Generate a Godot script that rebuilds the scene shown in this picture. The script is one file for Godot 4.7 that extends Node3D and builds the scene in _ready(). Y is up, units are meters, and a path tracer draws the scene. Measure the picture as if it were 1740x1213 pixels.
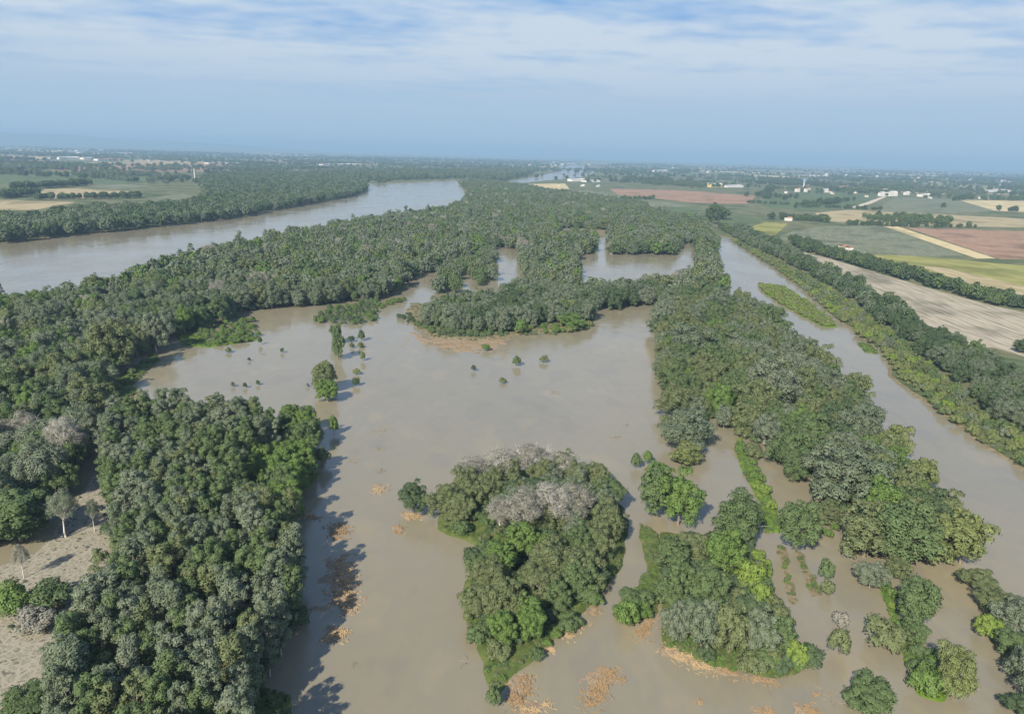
extends Node3D
# A flooded river plain seen from a drone 120 m up: forests standing in brown water, a wide river on the left,
# a straight side channel on the right, fields and villages towards a hazy horizon. Metres, y up, floodwater at y = 0.

const LAND := 0.6            # height of dry ground above the floodwater
const MOST := 292            # individual trees of one kind; the rest of the kind is one mass
var rng := RandomNumberGenerator.new()
var counts := {}
var mats := {}
var kinds := {}
var wood := {}               # kind -> placements waiting to be built
var shape_noise := FastNoiseLite.new()

# ------------------------------------------------------------------ names and tags
func numbered(called: String) -> String:
	var n: int = counts.get(called, 0)
	counts[called] = n + 1
	return called if n == 0 else "%s_%03d" % [called, n]

func tag(o: Node3D, label: String, category := "", group := "", kind := "") -> Node3D:
	o.set_meta("label", label)
	if category: o.set_meta("category", category)
	if group: o.set_meta("group", group)
	if kind: o.set_meta("kind", kind)
	return o

func thing(called: String, label: String, category: String, at: Vector3, turn := 0.0, group := "") -> Node3D:
	var o := Node3D.new()
	o.name = numbered(called)
	add_child(o, true)
	o.position = at
	o.rotation.y = turn
	tag(o, label, category, group)
	return o

func put(called: String, mesh: Mesh, m: Material, parent: Node3D = null) -> MeshInstance3D:
	var o := MeshInstance3D.new()
	o.mesh = mesh
	o.material_override = m
	if parent == null:
		o.name = numbered(called)
		add_child(o, true)
	else:
		var n := 0
		for c in parent.get_children():
			if str(c.name) == called or str(c.name).begins_with(called + "_0"): n += 1
		o.name = called if n == 0 else "%s_%03d" % [called, n]
		parent.add_child(o, true)
	return o

# ------------------------------------------------------------------ materials
func lin(r: float, g: float, b: float) -> Color:
	return Color(r, g, b).linear_to_srgb()

func plain(r: float, g: float, b: float, rough := 0.9) -> StandardMaterial3D:
	var m := StandardMaterial3D.new()
	m.albedo_color = lin(r, g, b)
	m.roughness = rough
	m.metallic_specular = 0.25
	return m

func noise(seed_no: int, freq: float, octaves := 5) -> FastNoiseLite:
	var n := FastNoiseLite.new()
	n.seed = seed_no
	n.noise_type = FastNoiseLite.TYPE_SIMPLEX_SMOOTH
	n.frequency = freq
	n.fractal_octaves = octaves
	n.fractal_gain = 0.58
	return n

func blotch(seed_no: int, freq: float, colours: Array, size := 512, octaves := 5) -> NoiseTexture2D:
	var g := Gradient.new()
	g.offsets = PackedFloat32Array()
	g.colors = PackedColorArray()
	var offs := PackedFloat32Array()
	var cols := PackedColorArray()
	for i in colours.size():
		offs.append(0.2 + 0.6 * i / maxf(colours.size() - 1, 1))
		cols.append((colours[i] as Color).linear_to_srgb())
	g.offsets = offs
	g.colors = cols
	var t := NoiseTexture2D.new()
	t.width = size
	t.height = size
	t.seamless = true
	t.noise = noise(seed_no, freq, octaves)
	t.color_ramp = g
	return t

func surface(seed_no: int, colours: Array, metres: float, freq := 0.012, rough := 0.95, size := 512) -> StandardMaterial3D:
	# blotchy ground whose pattern repeats only every `metres`
	var m := StandardMaterial3D.new()
	m.albedo_texture = blotch(seed_no, freq, colours, size)
	m.uv1_triplanar = true
	m.uv1_world_triplanar = true
	m.uv1_scale = Vector3.ONE / metres
	m.roughness = rough
	m.metallic_specular = 0.2
	return m

func furrowed(seed_no: int, colours: Array, along: float, across: float, rough := 0.95) -> StandardMaterial3D:
	# crop or plough lines: uv x runs along the rows, so the noise is drawn out along them
	var m := StandardMaterial3D.new()
	m.albedo_texture = blotch(seed_no, 0.02, colours, 512)
	m.uv1_scale = Vector3(1.0 / along, 1.0 / (across * 0.55), 1)
	# damp and dry patches over the rows
	m.detail_enabled = true
	m.detail_blend_mode = BaseMaterial3D.BLEND_MODE_MUL
	m.detail_uv_layer = BaseMaterial3D.DETAIL_UV_2
	m.detail_albedo = blotch(seed_no + 40, 0.009, [Color(0.62, 0.64, 0.62), Color(0.95, 0.95, 0.95), Color(1, 1, 1), Color(0.78, 0.80, 0.74)], 512, 5)
	m.uv2_scale = Vector3.ONE / 620.0
	m.roughness = rough
	m.metallic_specular = 0.2
	return m

# ------------------------------------------------------------------ flat shapes and land
func flat(poly: PackedVector2Array, y: float, turn := 0.0) -> ArrayMesh:
	var st := SurfaceTool.new()
	st.begin(Mesh.PRIMITIVE_TRIANGLES)
	var tri := Geometry2D.triangulate_polygon(poly)
	for i in tri.size() / 3:
		var a := poly[tri[i * 3]]
		var b := poly[tri[i * 3 + 1]]
		var c := poly[tri[i * 3 + 2]]
		if (b - a).cross(c - a) < 0.0:
			var s := b
			b = c
			c = s
		for p: Vector2 in [a, b, c]:
			st.set_normal(Vector3.UP)
			st.set_uv(p.rotated(-turn))
			st.set_uv2(p)
			st.add_vertex(Vector3(p.x, y, p.y))
	return st.commit()

func rough_edge(poly: PackedVector2Array, step: float, amount: float) -> PackedVector2Array:
	var out := PackedVector2Array()
	for i in poly.size():
		var a := poly[i]
		var b := poly[(i + 1) % poly.size()]
		var n := maxi(1, int(a.distance_to(b) / step))
		for k in n:
			var p := a.lerp(b, float(k) / n)
			var w := Vector2(shape_noise.get_noise_2d(p.x * 1.7, p.y * 1.7), shape_noise.get_noise_2d(p.x * 1.7 + 900.0, p.y * 1.7 - 500.0))
			out.append(p + w * amount)
	return out

func edge_distance(p: Vector2, poly: PackedVector2Array) -> float:
	var d := 1e9
	for i in poly.size():
		var q := Geometry2D.get_closest_point_to_segment(p, poly[i], poly[(i + 1) % poly.size()])
		d = minf(d, p.distance_squared_to(q))
	return sqrt(d) * (1.0 if Geometry2D.is_point_in_polygon(p, poly) else -1.0)

func mound(poly: PackedVector2Array, top: float, step: float, slope := 3.0, rough := 0.5) -> ArrayMesh:
	# land rising out of the water: a grid whose height follows the distance to the outline, roughened
	var lo := poly[0]
	var hi := poly[0]
	for p in poly:
		lo = lo.min(p)
		hi = hi.max(p)
	lo -= Vector2.ONE * step * 2
	hi += Vector2.ONE * step * 2
	var nx := int((hi.x - lo.x) / step) + 2
	var ny := int((hi.y - lo.y) / step) + 2
	var h := PackedFloat32Array()
	h.resize(nx * ny)
	for j in ny:
		for i in nx:
			var p := lo + Vector2(i, j) * step
			var d := edge_distance(p, poly) + shape_noise.get_noise_2d(p.x * 6.0, p.y * 6.0) * slope * 0.9
			h[j * nx + i] = clampf(d / slope, -1.0, 1.0) * top + shape_noise.get_noise_2d(p.x * 20.0, p.y * 20.0) * rough * top
	var st := SurfaceTool.new()
	st.begin(Mesh.PRIMITIVE_TRIANGLES)
	for j in ny - 1:
		for i in nx - 1:
			var k := j * nx + i
			if maxf(maxf(h[k], h[k + 1]), maxf(h[k + nx], h[k + nx + 1])) < -0.06 * top: continue
			var q := []
			for o in [[0, 0], [1, 0], [1, 1], [0, 1]]:
				var p := lo + Vector2(i + o[0], j + o[1]) * step
				q.append(Vector3(p.x, h[k + o[0] + o[1] * nx], p.y))
			for n in [0, 1, 2, 0, 2, 3]:
				st.set_smooth_group(0)
				st.add_vertex(q[n])
	st.index()
	st.generate_normals()
	return st.commit()

# ------------------------------------------------------------------ small solids
func tube(st: SurfaceTool, a: Vector3, b: Vector3, ra: float, rb: float, sides := 6) -> void:
	var d := (b - a).normalized()
	var u := d.cross(Vector3.RIGHT if absf(d.x) < 0.8 else Vector3.BACK).normalized()
	var v := d.cross(u)
	for i in sides:
		var t0 := TAU * i / sides
		var t1 := TAU * (i + 1) / sides
		var e0 := u * cos(t0) + v * sin(t0)
		var e1 := u * cos(t1) + v * sin(t1)
		for p in [[a, ra, e0], [b, rb, e0], [b, rb, e1], [a, ra, e0], [b, rb, e1], [a, ra, e1]]:
			st.set_normal(p[2])
			st.set_color(Color.WHITE)
			st.add_vertex(p[0] + p[2] * p[1])

func block(st: SurfaceTool, t: Transform3D, s: Vector3) -> void:
	for axis in 3:
		for side: float in [-1.0, 1.0]:
			var n := Vector3.ZERO
			n[axis] = side
			var u := Vector3.ZERO
			u[(axis + 1) % 3] = 1.0
			var v := n.cross(u)
			for c in [[-1, -1], [1, 1], [1, -1], [-1, -1], [-1, 1], [1, 1]]:
				st.set_normal((t.basis * n).normalized())
				st.add_vertex(t * ((n + u * c[0] + v * c[1]) * s * 0.5))

# ------------------------------------------------------------------ trees
func bulge(a: float, y: float, r: RandomNumberGenerator) -> float:
	# big limbs push the crown out on some sides and leave hollows on others
	return 0.9 + 0.16 * sin(a * 2.0 + y * 3.0) + 0.12 * sin(a * 3.0 - y * 5.0 + 1.0) + r.randf_range(-0.08, 0.08)

func lobes_of(kind: String, r: RandomNumberGenerator) -> Array:
	# the clumps a crown is made of: [centre, radius]; crowns are modelled at their usual height
	var out := []
	match kind:
		"poplar_tree":
			var lean := Vector2(r.randf_range(-0.5, 0.5), r.randf_range(-0.5, 0.5))
			for i in 44:
				var t := (i + r.randf()) / 44.0
				var env := 2.9 * pow(sin(PI * clampf(0.2 + t * 0.64, 0.0, 1.0)), 0.7)
				var a := i * 2.4 + r.randf() * 0.8
				var k := env * r.randf_range(0.2, 0.95)
				out.append([Vector3(cos(a) * k + lean.x * t, 2.4 + t * 16.2, sin(a) * k + lean.y * t), r.randf_range(0.65, 1.4) * (1.0 - 0.22 * t)])
		"willow_tree":
			var sx := r.randf_range(0.85, 1.2)
			for i in 84:
				var y := 1.0 - 1.75 * (i + 0.5) / 84.0
				var a := i * 2.39996 + r.randf() * 0.5
				var k := sqrt(maxf(0.0, 1.0 - y * y))
				var rad := bulge(a, y, r) * r.randf_range(0.6, 1.0)
				out.append([Vector3(cos(a) * k * 6.4 * rad * sx, 7.2 + y * 8.0 * rad, sin(a) * k * 6.4 * rad / sx), r.randf_range(0.75, 1.8)])
		"broadleaf_tree":
			var sx := r.randf_range(0.85, 1.15)
			for i in 76:
				var y := 1.0 - 1.85 * (i + 0.5) / 76.0
				var a := i * 2.39996 + r.randf() * 0.7
				var k := sqrt(maxf(0.0, 1.0 - y * y))
				var rad := bulge(a, y, r) * r.randf_range(0.55, 0.98)
				out.append([Vector3(cos(a) * k * 5.2 * rad * sx, 7.4 + y * 7.2 * rad, sin(a) * k * 5.2 * rad / sx), r.randf_range(0.65, 1.55)])
		"bare_tree":
			for i in 30:
				var y := 1.0 - 1.2 * (i + 0.5) / 30.0
				var a := i * 2.39996 + r.randf() * 0.7
				var k := sqrt(maxf(0.0, 1.0 - y * y))
				var rad := r.randf_range(0.6, 0.95)
				out.append([Vector3(cos(a) * k * 5.0 * rad, 9.0 + y * 6.2 * rad, sin(a) * k * 5.0 * rad), r.randf_range(0.9, 1.7)])
		"bush":
			for i in 16:
				var y := 1.0 - 1.1 * (i + 0.5) / 16.0
				var a := i * 2.39996 + r.randf()
				var k := sqrt(maxf(0.0, 1.0 - y * y))
				var rad := r.randf_range(0.5, 0.85)
				out.append([Vector3(cos(a) * k * 2.2 * rad, 1.3 + y * 2.1 * rad, sin(a) * k * 2.2 * rad), r.randf_range(0.5, 0.95)])
	return out

func crown(kind: String, seed_no: int, many: int, size: float) -> ArrayMesh:
	var r := RandomNumberGenerator.new()
	r.seed = seed_no
	var lobes := lobes_of(kind, r)
	var total := 0.0
	for l in lobes: total += l[1] * l[1]
	var v := PackedVector3Array()
	var n := PackedVector3Array()
	var c := PackedColorArray()
	var idx := PackedInt32Array()
	var droop := kind == "willow_tree"
	var thin := 0.24 if kind == "bare_tree" else 0.48 if droop else 0.62
	for l in lobes:
		var centre: Vector3 = l[0]
		var rad: float = l[1]
		var tone := r.randf_range(0.87, 1.13)
		for i in int(many * rad * rad / total):
			var d := Vector3(r.randfn(), r.randfn(), r.randfn()).normalized()
			if d.y < -0.45: d.y = -d.y
			var p := centre + d * rad * (r.randf_range(0.85, 1.15) if r.randf() < 0.65 else r.randf_range(0.5, 1.45))
			var face := (d + Vector3(r.randfn(), r.randfn(), r.randfn()) * 0.45).normalized()
			if face.dot(d) < 0.0: face = -face
			var along := (Vector3.DOWN * 0.8 + Vector3(r.randfn(), r.randfn(), r.randfn()) * 0.7) if droop else Vector3(r.randfn(), r.randfn(), r.randfn())
			var t := face.cross(along).normalized()
			var b := t.cross(face)
			var s := size * r.randf_range(0.6, 1.35)
			t *= s * thin
			b *= s
			var shade := (d * 0.85 + face * 0.35 + Vector3.UP * 0.4).normalized()
			var k := tone * (r.randf_range(0.75, 1.15) if r.randf() < 0.88 else r.randf_range(1.2, 1.7))
			var col := Color(k * r.randf_range(0.93, 1.07), k, k * r.randf_range(0.9, 1.1))
			var at := v.size()
			v.append_array([p - b, p + t, p + b * 0.9, p - t])
			n.append_array([shade, shade, shade, shade])
			c.append_array([col, col, col, col])
			# clockwise as seen from outside
			if (t + b).cross(-t + b).dot(face) > 0.0:
				idx.append_array([at, at + 2, at + 1, at, at + 3, at + 2])
			else:
				idx.append_array([at, at + 1, at + 2, at, at + 2, at + 3])
	var a := []
	a.resize(Mesh.ARRAY_MAX)
	a[Mesh.ARRAY_VERTEX] = v
	a[Mesh.ARRAY_NORMAL] = n
	a[Mesh.ARRAY_COLOR] = c
	a[Mesh.ARRAY_INDEX] = idx
	var m := ArrayMesh.new()
	m.add_surface_from_arrays(Mesh.PRIMITIVE_TRIANGLES, a)
	return m

func stem(kind: String, seed_no: int) -> ArrayMesh:
	var r := RandomNumberGenerator.new()
	r.seed = seed_no
	var st := SurfaceTool.new()
	st.begin(Mesh.PRIMITIVE_TRIANGLES)
	var high: float = {"poplar_tree": 16.0, "willow_tree": 8.0, "broadleaf_tree": 8.5, "bare_tree": 9.0, "bush": 1.6}[kind]
	var thick: float = {"poplar_tree": 0.24, "willow_tree": 0.42, "broadleaf_tree": 0.36, "bare_tree": 0.42, "bush": 0.1}[kind]
	var a := Vector3(0, -0.8, 0)
	var k := 5
	for i in k:
		var b := Vector3(r.randfn() * 0.12 * high / 8.0, high * (i + 1.0) / k, r.randfn() * 0.12 * high / 8.0)
		tube(st, a, b, thick * (1.0 - 0.8 * i / k), thick * (1.0 - 0.8 * (i + 1) / k))
		a = b
	var lobes := lobes_of(kind, r)
	var step := 1 if kind == "bare_tree" else 3
	for i in range(0, lobes.size(), step):
		var to: Vector3 = lobes[i][0]
		var from := Vector3(0, clampf(to.y * 0.62, 0.3, high), 0)
		var mid := from.lerp(to, 0.55) + Vector3(0, 0.25, 0)
		tube(st, from, mid, thick * 0.34, thick * 0.22, 4)
		tube(st, mid, to, thick * 0.22, thick * 0.08, 4)
		if kind == "bare_tree":
			for j in 5:
				var tip: Vector3 = to + Vector3(r.randfn(), r.randfn() * 0.6 + 0.8, r.randfn()) * lobes[i][1] * 0.8
				tube(st, to, tip, 0.045, 0.015, 3)
	return st.commit()

func leaf_material(colour: Color) -> StandardMaterial3D:
	var m := StandardMaterial3D.new()
	m.vertex_color_use_as_albedo = true
	m.albedo_color = colour.linear_to_srgb()
	m.roughness = 0.6
	m.metallic_specular = 0.3
	m.backlight_enabled = true
	m.backlight = Color(0.62, 0.68, 0.40)
	return m

const LEAF := {   # real leaf colours by name
	"mid green": [0.128, 0.189, 0.084], "dark green": [0.094, 0.143, 0.075], "silvery": [0.195, 0.238, 0.172], "grey green": [0.165, 0.211, 0.143],
	"olive": [0.171, 0.209, 0.103], "bright green": [0.141, 0.226, 0.066], "lime green": [0.204, 0.292, 0.068], "yellow green": [0.209, 0.251, 0.103],
	"grey brown": [0.297, 0.293, 0.264], "pale grey": [0.385, 0.380, 0.358],
}

func prepare_trees() -> void:
	var bark := {"poplar_tree": plain(0.40, 0.38, 0.34), "willow_tree": plain(0.42, 0.40, 0.36), "broadleaf_tree": plain(0.24, 0.21, 0.17), "bare_tree": plain(0.62, 0.60, 0.56), "bush": plain(0.16, 0.12, 0.08)}
	var made := {"poplar_tree": [7600, 0.23, 5], "willow_tree": [18000, 0.28, 5], "broadleaf_tree": [15500, 0.26, 5], "bare_tree": [9000, 0.24, 4], "bush": [3200, 0.165, 5]}
	for k: String in made:
		var info := {"crowns": [], "stems": [], "coarse": [], "bark": bark[k]}
		for i in made[k][2]:
			info.crowns.append(crown(k, 100 + i, made[k][0], made[k][1]))
			info.stems.append(stem(k, 100 + i))
			info.coarse.append(crown(k, 200 + i, made[k][0] / 9, made[k][1] * 2.6))
		kinds[k] = info
		wood[k] = []
	for name: String in LEAF:
		mats[name] = leaf_material(Color(LEAF[name][0], LEAF[name][1], LEAF[name][2]))
	mats["mass"] = leaf_material(Color.WHITE)

const TALL := {"poplar_tree": 19.5, "willow_tree": 16.0, "broadleaf_tree": 15.0, "bare_tree": 15.0, "bush": 3.6}

func in_view(p: Vector2, margin := 40.0) -> bool:
	return p.y < -95.0 and absf(p.x) < -p.y * 0.84 + margin

func grow(kind: String, p: Vector2, tall: float, tint: String, label: String, group := "", wide := 1.0, base := 0.0) -> void:
	wood[kind].append({"p": p, "s": tall / TALL[kind], "w": wide, "tint": tint, "label": label, "group": group, "y": base, "turn": rng.randf() * TAU, "v": rng.randi() % 5, "own": group == ""})

func stand(poly: PackedVector2Array, spacing: float, mix: Array, group: String, where: String, holes := [], low := 0.8, high := 1.2, reach := 1e9, base := 0.0) -> void:
	# a wood: mix is [kind, share, [tints]]; trees on a jittered grid inside poly and outside holes
	var lo := poly[0]
	var hi := poly[0]
	for p in poly:
		lo = lo.min(p)
		hi = hi.max(p)
	var mid := (lo + hi) * 0.5
	var y := lo.y
	while y < hi.y:
		var x := lo.x
		while x < hi.x:
			var p := Vector2(x, y) + Vector2(rng.randf(), rng.randf()) * spacing
			x += spacing
			if not in_view(p) or not Geometry2D.is_point_in_polygon(p, poly): continue
			var out := false
			for h in holes:
				if Geometry2D.is_point_in_polygon(p, h):
					out = true
					break
			if out or rng.randf() < 0.07: continue
			var pick := rng.randf()
			# neighbours tend to be of one kind and colour
			var drift := shape_noise.get_noise_2d(p.x * 3.0, p.y * 3.0)
			for m in mix:
				pick -= m[1] * (1.0 + (drift if m == mix[0] else -drift) * 0.9)
				if pick <= 0.0 or m == mix[-1]:
					var tints: Array = m[2]
					var at := clampf(0.5 + shape_noise.get_noise_2d(p.x * 5.0 + 300.0, p.y * 5.0) * 0.9 + rng.randf_range(-0.4, 0.4), 0.0, 0.999)
					var tint: String = tints[int(at * tints.size())]
					var size := rng.randf_range(low, high)
					var built := "tall " if size > lerpf(low, high, 0.72) else "low " if size < lerpf(low, high, 0.28) else ""
					grow(m[0], p, TALL[m[0]] * size, tint, "%s%s %s %s" % [built, tint, str(m[0]).replace("_tree", "").replace("broadleaf", "tree"), where], group, rng.randf_range(0.85, 1.2), base)
					break
		y += spacing

func build_trees() -> void:
	var words := {"poplar_tree": "poplar", "willow_tree": "willow", "broadleaf_tree": "tree", "bare_tree": "dead tree", "bush": "bush"}
	for k: String in wood:
		var list: Array = wood[k]
		for t in list:
			var d: float = Vector2(t.p.x, t.p.y).length()
			var seen: bool = absf(t.p.x) < -t.p.y * 0.735 + 4.0 and t.p.y < -112.0
			t.rank = (1e6 if t.own else 0.0) + (1e3 if seen else 0.0) * t.s * TALL[k] / d + t.s / d
		list.sort_custom(func(a, b): return a.rank > b.rank)
		# say where in its wood each of the trees built singly stands
		var groups := {}
		for i in mini(MOST, list.size()):
			if not list[i].own: groups.get_or_add(list[i].group, []).append(list[i])
		for g in groups.values():
			var n: int = g.size()
			g.sort_custom(func(a, b): return a.p.y > b.p.y)
			for i in n: g[i].deep = ["front row", "front half", "middle", "back half", "back row"][i * 5 / n]
			g.sort_custom(func(a, b): return a.p.x / a.p.y > b.p.x / b.p.y)
			for i in n: g[i].label += ", %s %s" % [g[i].deep, ["far left", "left", "centre", "right", "far right"][i * 5 / n]]
		var rest := [[], []]
		for i in list.size():
			var t: Dictionary = list[i]
			var at := Vector3(t.p.x, t.y, t.p.y)
			if i >= MOST:
				rest[0 if t.p.length() < 620.0 else 1].append(t)
				continue
			var o := thing(k, t.label, words[k], at, t.turn, t.group)
			o.scale = Vector3(t.s * t.w, t.s, t.s * t.w)
			put("trunk", kinds[k].stems[t.v % kinds[k].stems.size()], kinds[k].bark, o)
			put("crown", kinds[k].crowns[t.v % kinds[k].crowns.size()], mats[t.tint], o)
		for far in 2:
			for v in kinds[k].crowns.size():
				var some: Array = rest[far].filter(func(t): return t.v % kinds[k].crowns.size() == v)
				if some.is_empty(): continue
				mass(k.replace("_tree", "") + ("_forest" if far else "_wood"), "%s of %ss %s" % ["distant mass" if far else "dense mass", words[k], "filling the flooded forest far off" if far else "filling the flooded woods behind the nearest ones"], kinds[k].coarse[v] if far else kinds[k].crowns[v], some)

func mass(called: String, label: String, mesh: Mesh, list: Array) -> void:
	var mm := MultiMesh.new()
	mm.transform_format = MultiMesh.TRANSFORM_3D
	mm.use_colors = true
	mm.mesh = mesh
	mm.instance_count = list.size()
	for i in list.size():
		var t: Dictionary = list[i]
		mm.set_instance_transform(i, Transform3D(Basis(Vector3.UP, t.turn).scaled_local(Vector3(t.s * t.w, t.s, t.s * t.w)), Vector3(t.p.x, t.y, t.p.y)))
		var c: Array = LEAF[t.tint]
		mm.set_instance_color(i, Color(c[0], c[1], c[2]))
	var o := MultiMeshInstance3D.new()
	o.multimesh = mm
	o.material_override = mats["mass"]
	o.name = numbered(called)
	add_child(o, true)
	tag(o, label, "forest", "", "stuff")

# ------------------------------------------------------------------ the sky
func sky_picture() -> ImageTexture:
	var w := 4096
	var h := 2048
	var data := PackedByteArray()
	data.resize(w * h * 3)
	data.fill(120)
	var big := noise(11, 0.16, 4)
	var fine := noise(12, 0.55, 5)
	var rip := noise(13, 1.9, 3)
	# clear gaps between the clouds: [azimuth, elevation, half width, half height, depth], degrees
	var gaps := [[14.5, 10.4, 8.0, 1.5, 4.5], [0.6, 9.7, 3.5, 0.7, 2.0], [-21.5, 6.6, 6.0, 0.9, 1.7], [-33.0, 7.4, 5.0, 1.0, 1.6], [34.0, 2.6, 7.0, 0.9, 0.3], [70.0, 16.0, 12.0, 3.0, 1.2], [-80.0, 18.0, 14.0, 3.0, 1.2], [140.0, 14.0, 16.0, 3.0, 1.2], [-150.0, 20.0, 16.0, 3.0, 1.2]]
	for j in h / 2:
		var el := 90.0 - (j + 0.5) * 180.0 / h
		var coarse := 1 if el < 16.0 else 4
		var y := sin(deg_to_rad(el))
		var f := 1.0 / (y + 0.035)
		if coarse > 1 and j % coarse != 0:
			for b in w * 3: data[j * w * 3 + b] = data[(j - 1) * w * 3 + b]
			continue
		var t := clampf(el / 14.0, 0.0, 1.0)
		var z := clampf(el / 90.0, 0.0, 1.0)
		var air := Color(0.310, 0.405, 0.500).lerp(Color(0.085, 0.245, 0.530), smoothstep(0.1, 0.95, t)).lerp(Color(0.040, 0.100, 0.255), smoothstep(0.12, 0.6, z))
		var cloud := Color(0.290, 0.380, 0.490).lerp(Color(0.440, 0.500, 0.560), smoothstep(0.1, 0.6, t)).lerp(Color(0.56, 0.58, 0.61), smoothstep(11.5, 20.0, el))
		for i in range(0, w, coarse):
			var az := ((i + 0.5) / w - 0.5) * 360.0      # 0 straight ahead
			var a := deg_to_rad(az)
			var px := sin(a) * f
			var pz := -cos(a) * f
			var v := 0.78 + 0.1 * smoothstep(11.0, 16.0, el) - 0.95 * smoothstep(22.0, 48.0, el) + big.get_noise_2d(px, pz) * 0.8 + fine.get_noise_2d(px * 0.8 + pz * 0.25, pz * 1.3) * 0.85 + rip.get_noise_2d(px, pz * 1.4) * 0.4
			for g in gaps:
				var e: float = ((az - g[0]) / g[2]) ** 2 + ((el - g[1]) / g[3]) ** 2
				if e < 4.0: v -= g[4] * exp(-e * 1.4)
			v = clampf(v, 0.0, 1.15)
			v *= smoothstep(-0.5, 6.5, el) * 0.9 + 0.1
			var c := air.lerp(cloud, clampf(v, 0.0, 1.0) * 0.92).linear_to_srgb()
			for k in coarse:
				var at := (j * w + i + k) * 3
				data[at] = int(clampf(c.r, 0, 1) * 255.0)
				data[at + 1] = int(clampf(c.g, 0, 1) * 255.0)
				data[at + 2] = int(clampf(c.b, 0, 1) * 255.0)
	return ImageTexture.create_from_image(Image.create_from_data(w, h, false, Image.FORMAT_RGB8, data))

# ------------------------------------------------------------------ floating debris
func debris(poly: PackedVector2Array, label: String, sticks: int, colour := Color(0.46, 0.27, 0.12), long := 1.3) -> void:
	var c := Vector2.ZERO
	for p in poly: c += p / poly.size()
	var local := PackedVector2Array()
	for p in poly: local.append(p - c)
	var o := thing("debris_raft", label, "driftwood", Vector3(c.x, 0, c.y), 0.0, "rafts of floating debris")
	var span := 0.0
	for p in local: span = maxf(span, p.length())
	put("reed_mat", mound(local, 0.14, clampf(span / 22.0, 0.3, 1.0), clampf(span / 5.0, 0.7, 3.0), 3.2), mats["straw"], o)
	var st := SurfaceTool.new()
	st.begin(Mesh.PRIMITIVE_TRIANGLES)
	var n := 0
	for i in sticks * 40:
		if n >= int(sticks * 1.3): break
		var p := Vector2(rng.randf_range(-span, span), rng.randf_range(-span, span))
		var d := edge_distance(p, local)
		if d < -2.2 or (d < 0.0 and rng.randf() < 0.9): continue
		if shape_noise.get_noise_2d((p.x + c.x) * 55.0, (p.y + c.y) * 55.0) < rng.randf_range(-0.25, 0.15): continue
		n += 1
		var b := Basis(Vector3.UP, 0.6 + rng.randfn() * 0.9) * Basis(Vector3.RIGHT, rng.randfn() * 0.25)
		block(st, Transform3D(b, Vector3(p.x, rng.randf_range(0.02, 0.22 + 0.2 * clampf(d, 0.0, 1.5)), p.y)), Vector3(rng.randf_range(0.06, 0.2), rng.randf_range(0.06, 0.16), long * rng.randf_range(0.3, 1.3)))
	var m := put("loose_sticks", st.commit(), mats["stick" if rng.randf() < 0.7 else "stick_pale"], o)
	m.set_meta("kind", "stuff")

# ------------------------------------------------------------------ buildings
func house(called: String, label: String, at: Vector2, size: Vector3, turn: float, wall: Material, roof: Material, rise: float, group := "") -> Node3D:
	var o := thing(called, label, called.replace("_", " "), Vector3(at.x, LAND, at.y), turn, group)
	var st := SurfaceTool.new()
	st.begin(Mesh.PRIMITIVE_TRIANGLES)
	block(st, Transform3D(Basis(), Vector3(0, size.y * 0.5, 0)), size)
	put("wall", st.commit(), wall, o)
	st = SurfaceTool.new()
	st.begin(Mesh.PRIMITIVE_TRIANGLES)
	var hx := size.x * 0.5 + 0.4
	var hz := size.z * 0.5 + 0.5
	var e := size.y + 0.02
	for s: float in [-1.0, 1.0]:
		var a := [Vector3(-hx, e, s * hz), Vector3(hx, e, s * hz), Vector3(hx, e + rise, 0), Vector3(-hx, e + rise, 0)]
		for k in ([0, 2, 1, 0, 3, 2] if s > 0.0 else [0, 1, 2, 0, 2, 3]):
			st.add_vertex(a[k])
		var g := [Vector3(s * hx, e, -hz), Vector3(s * hx, e, hz), Vector3(s * hx, e + rise, 0)]
		for k in ([0, 2, 1] if s > 0.0 else [0, 1, 2]):
			st.add_vertex(g[k])
	st.generate_normals()
	put("roof", st.commit(), roof, o)
	return o

func field(poly: PackedVector2Array, level: int, m: Material, turn: float, label: String) -> void:
	var o := put("field", flat(poly, LAND + 0.02 + 0.012 * level, turn), m)
	tag(o, label, "field", "", "structure")

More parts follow.
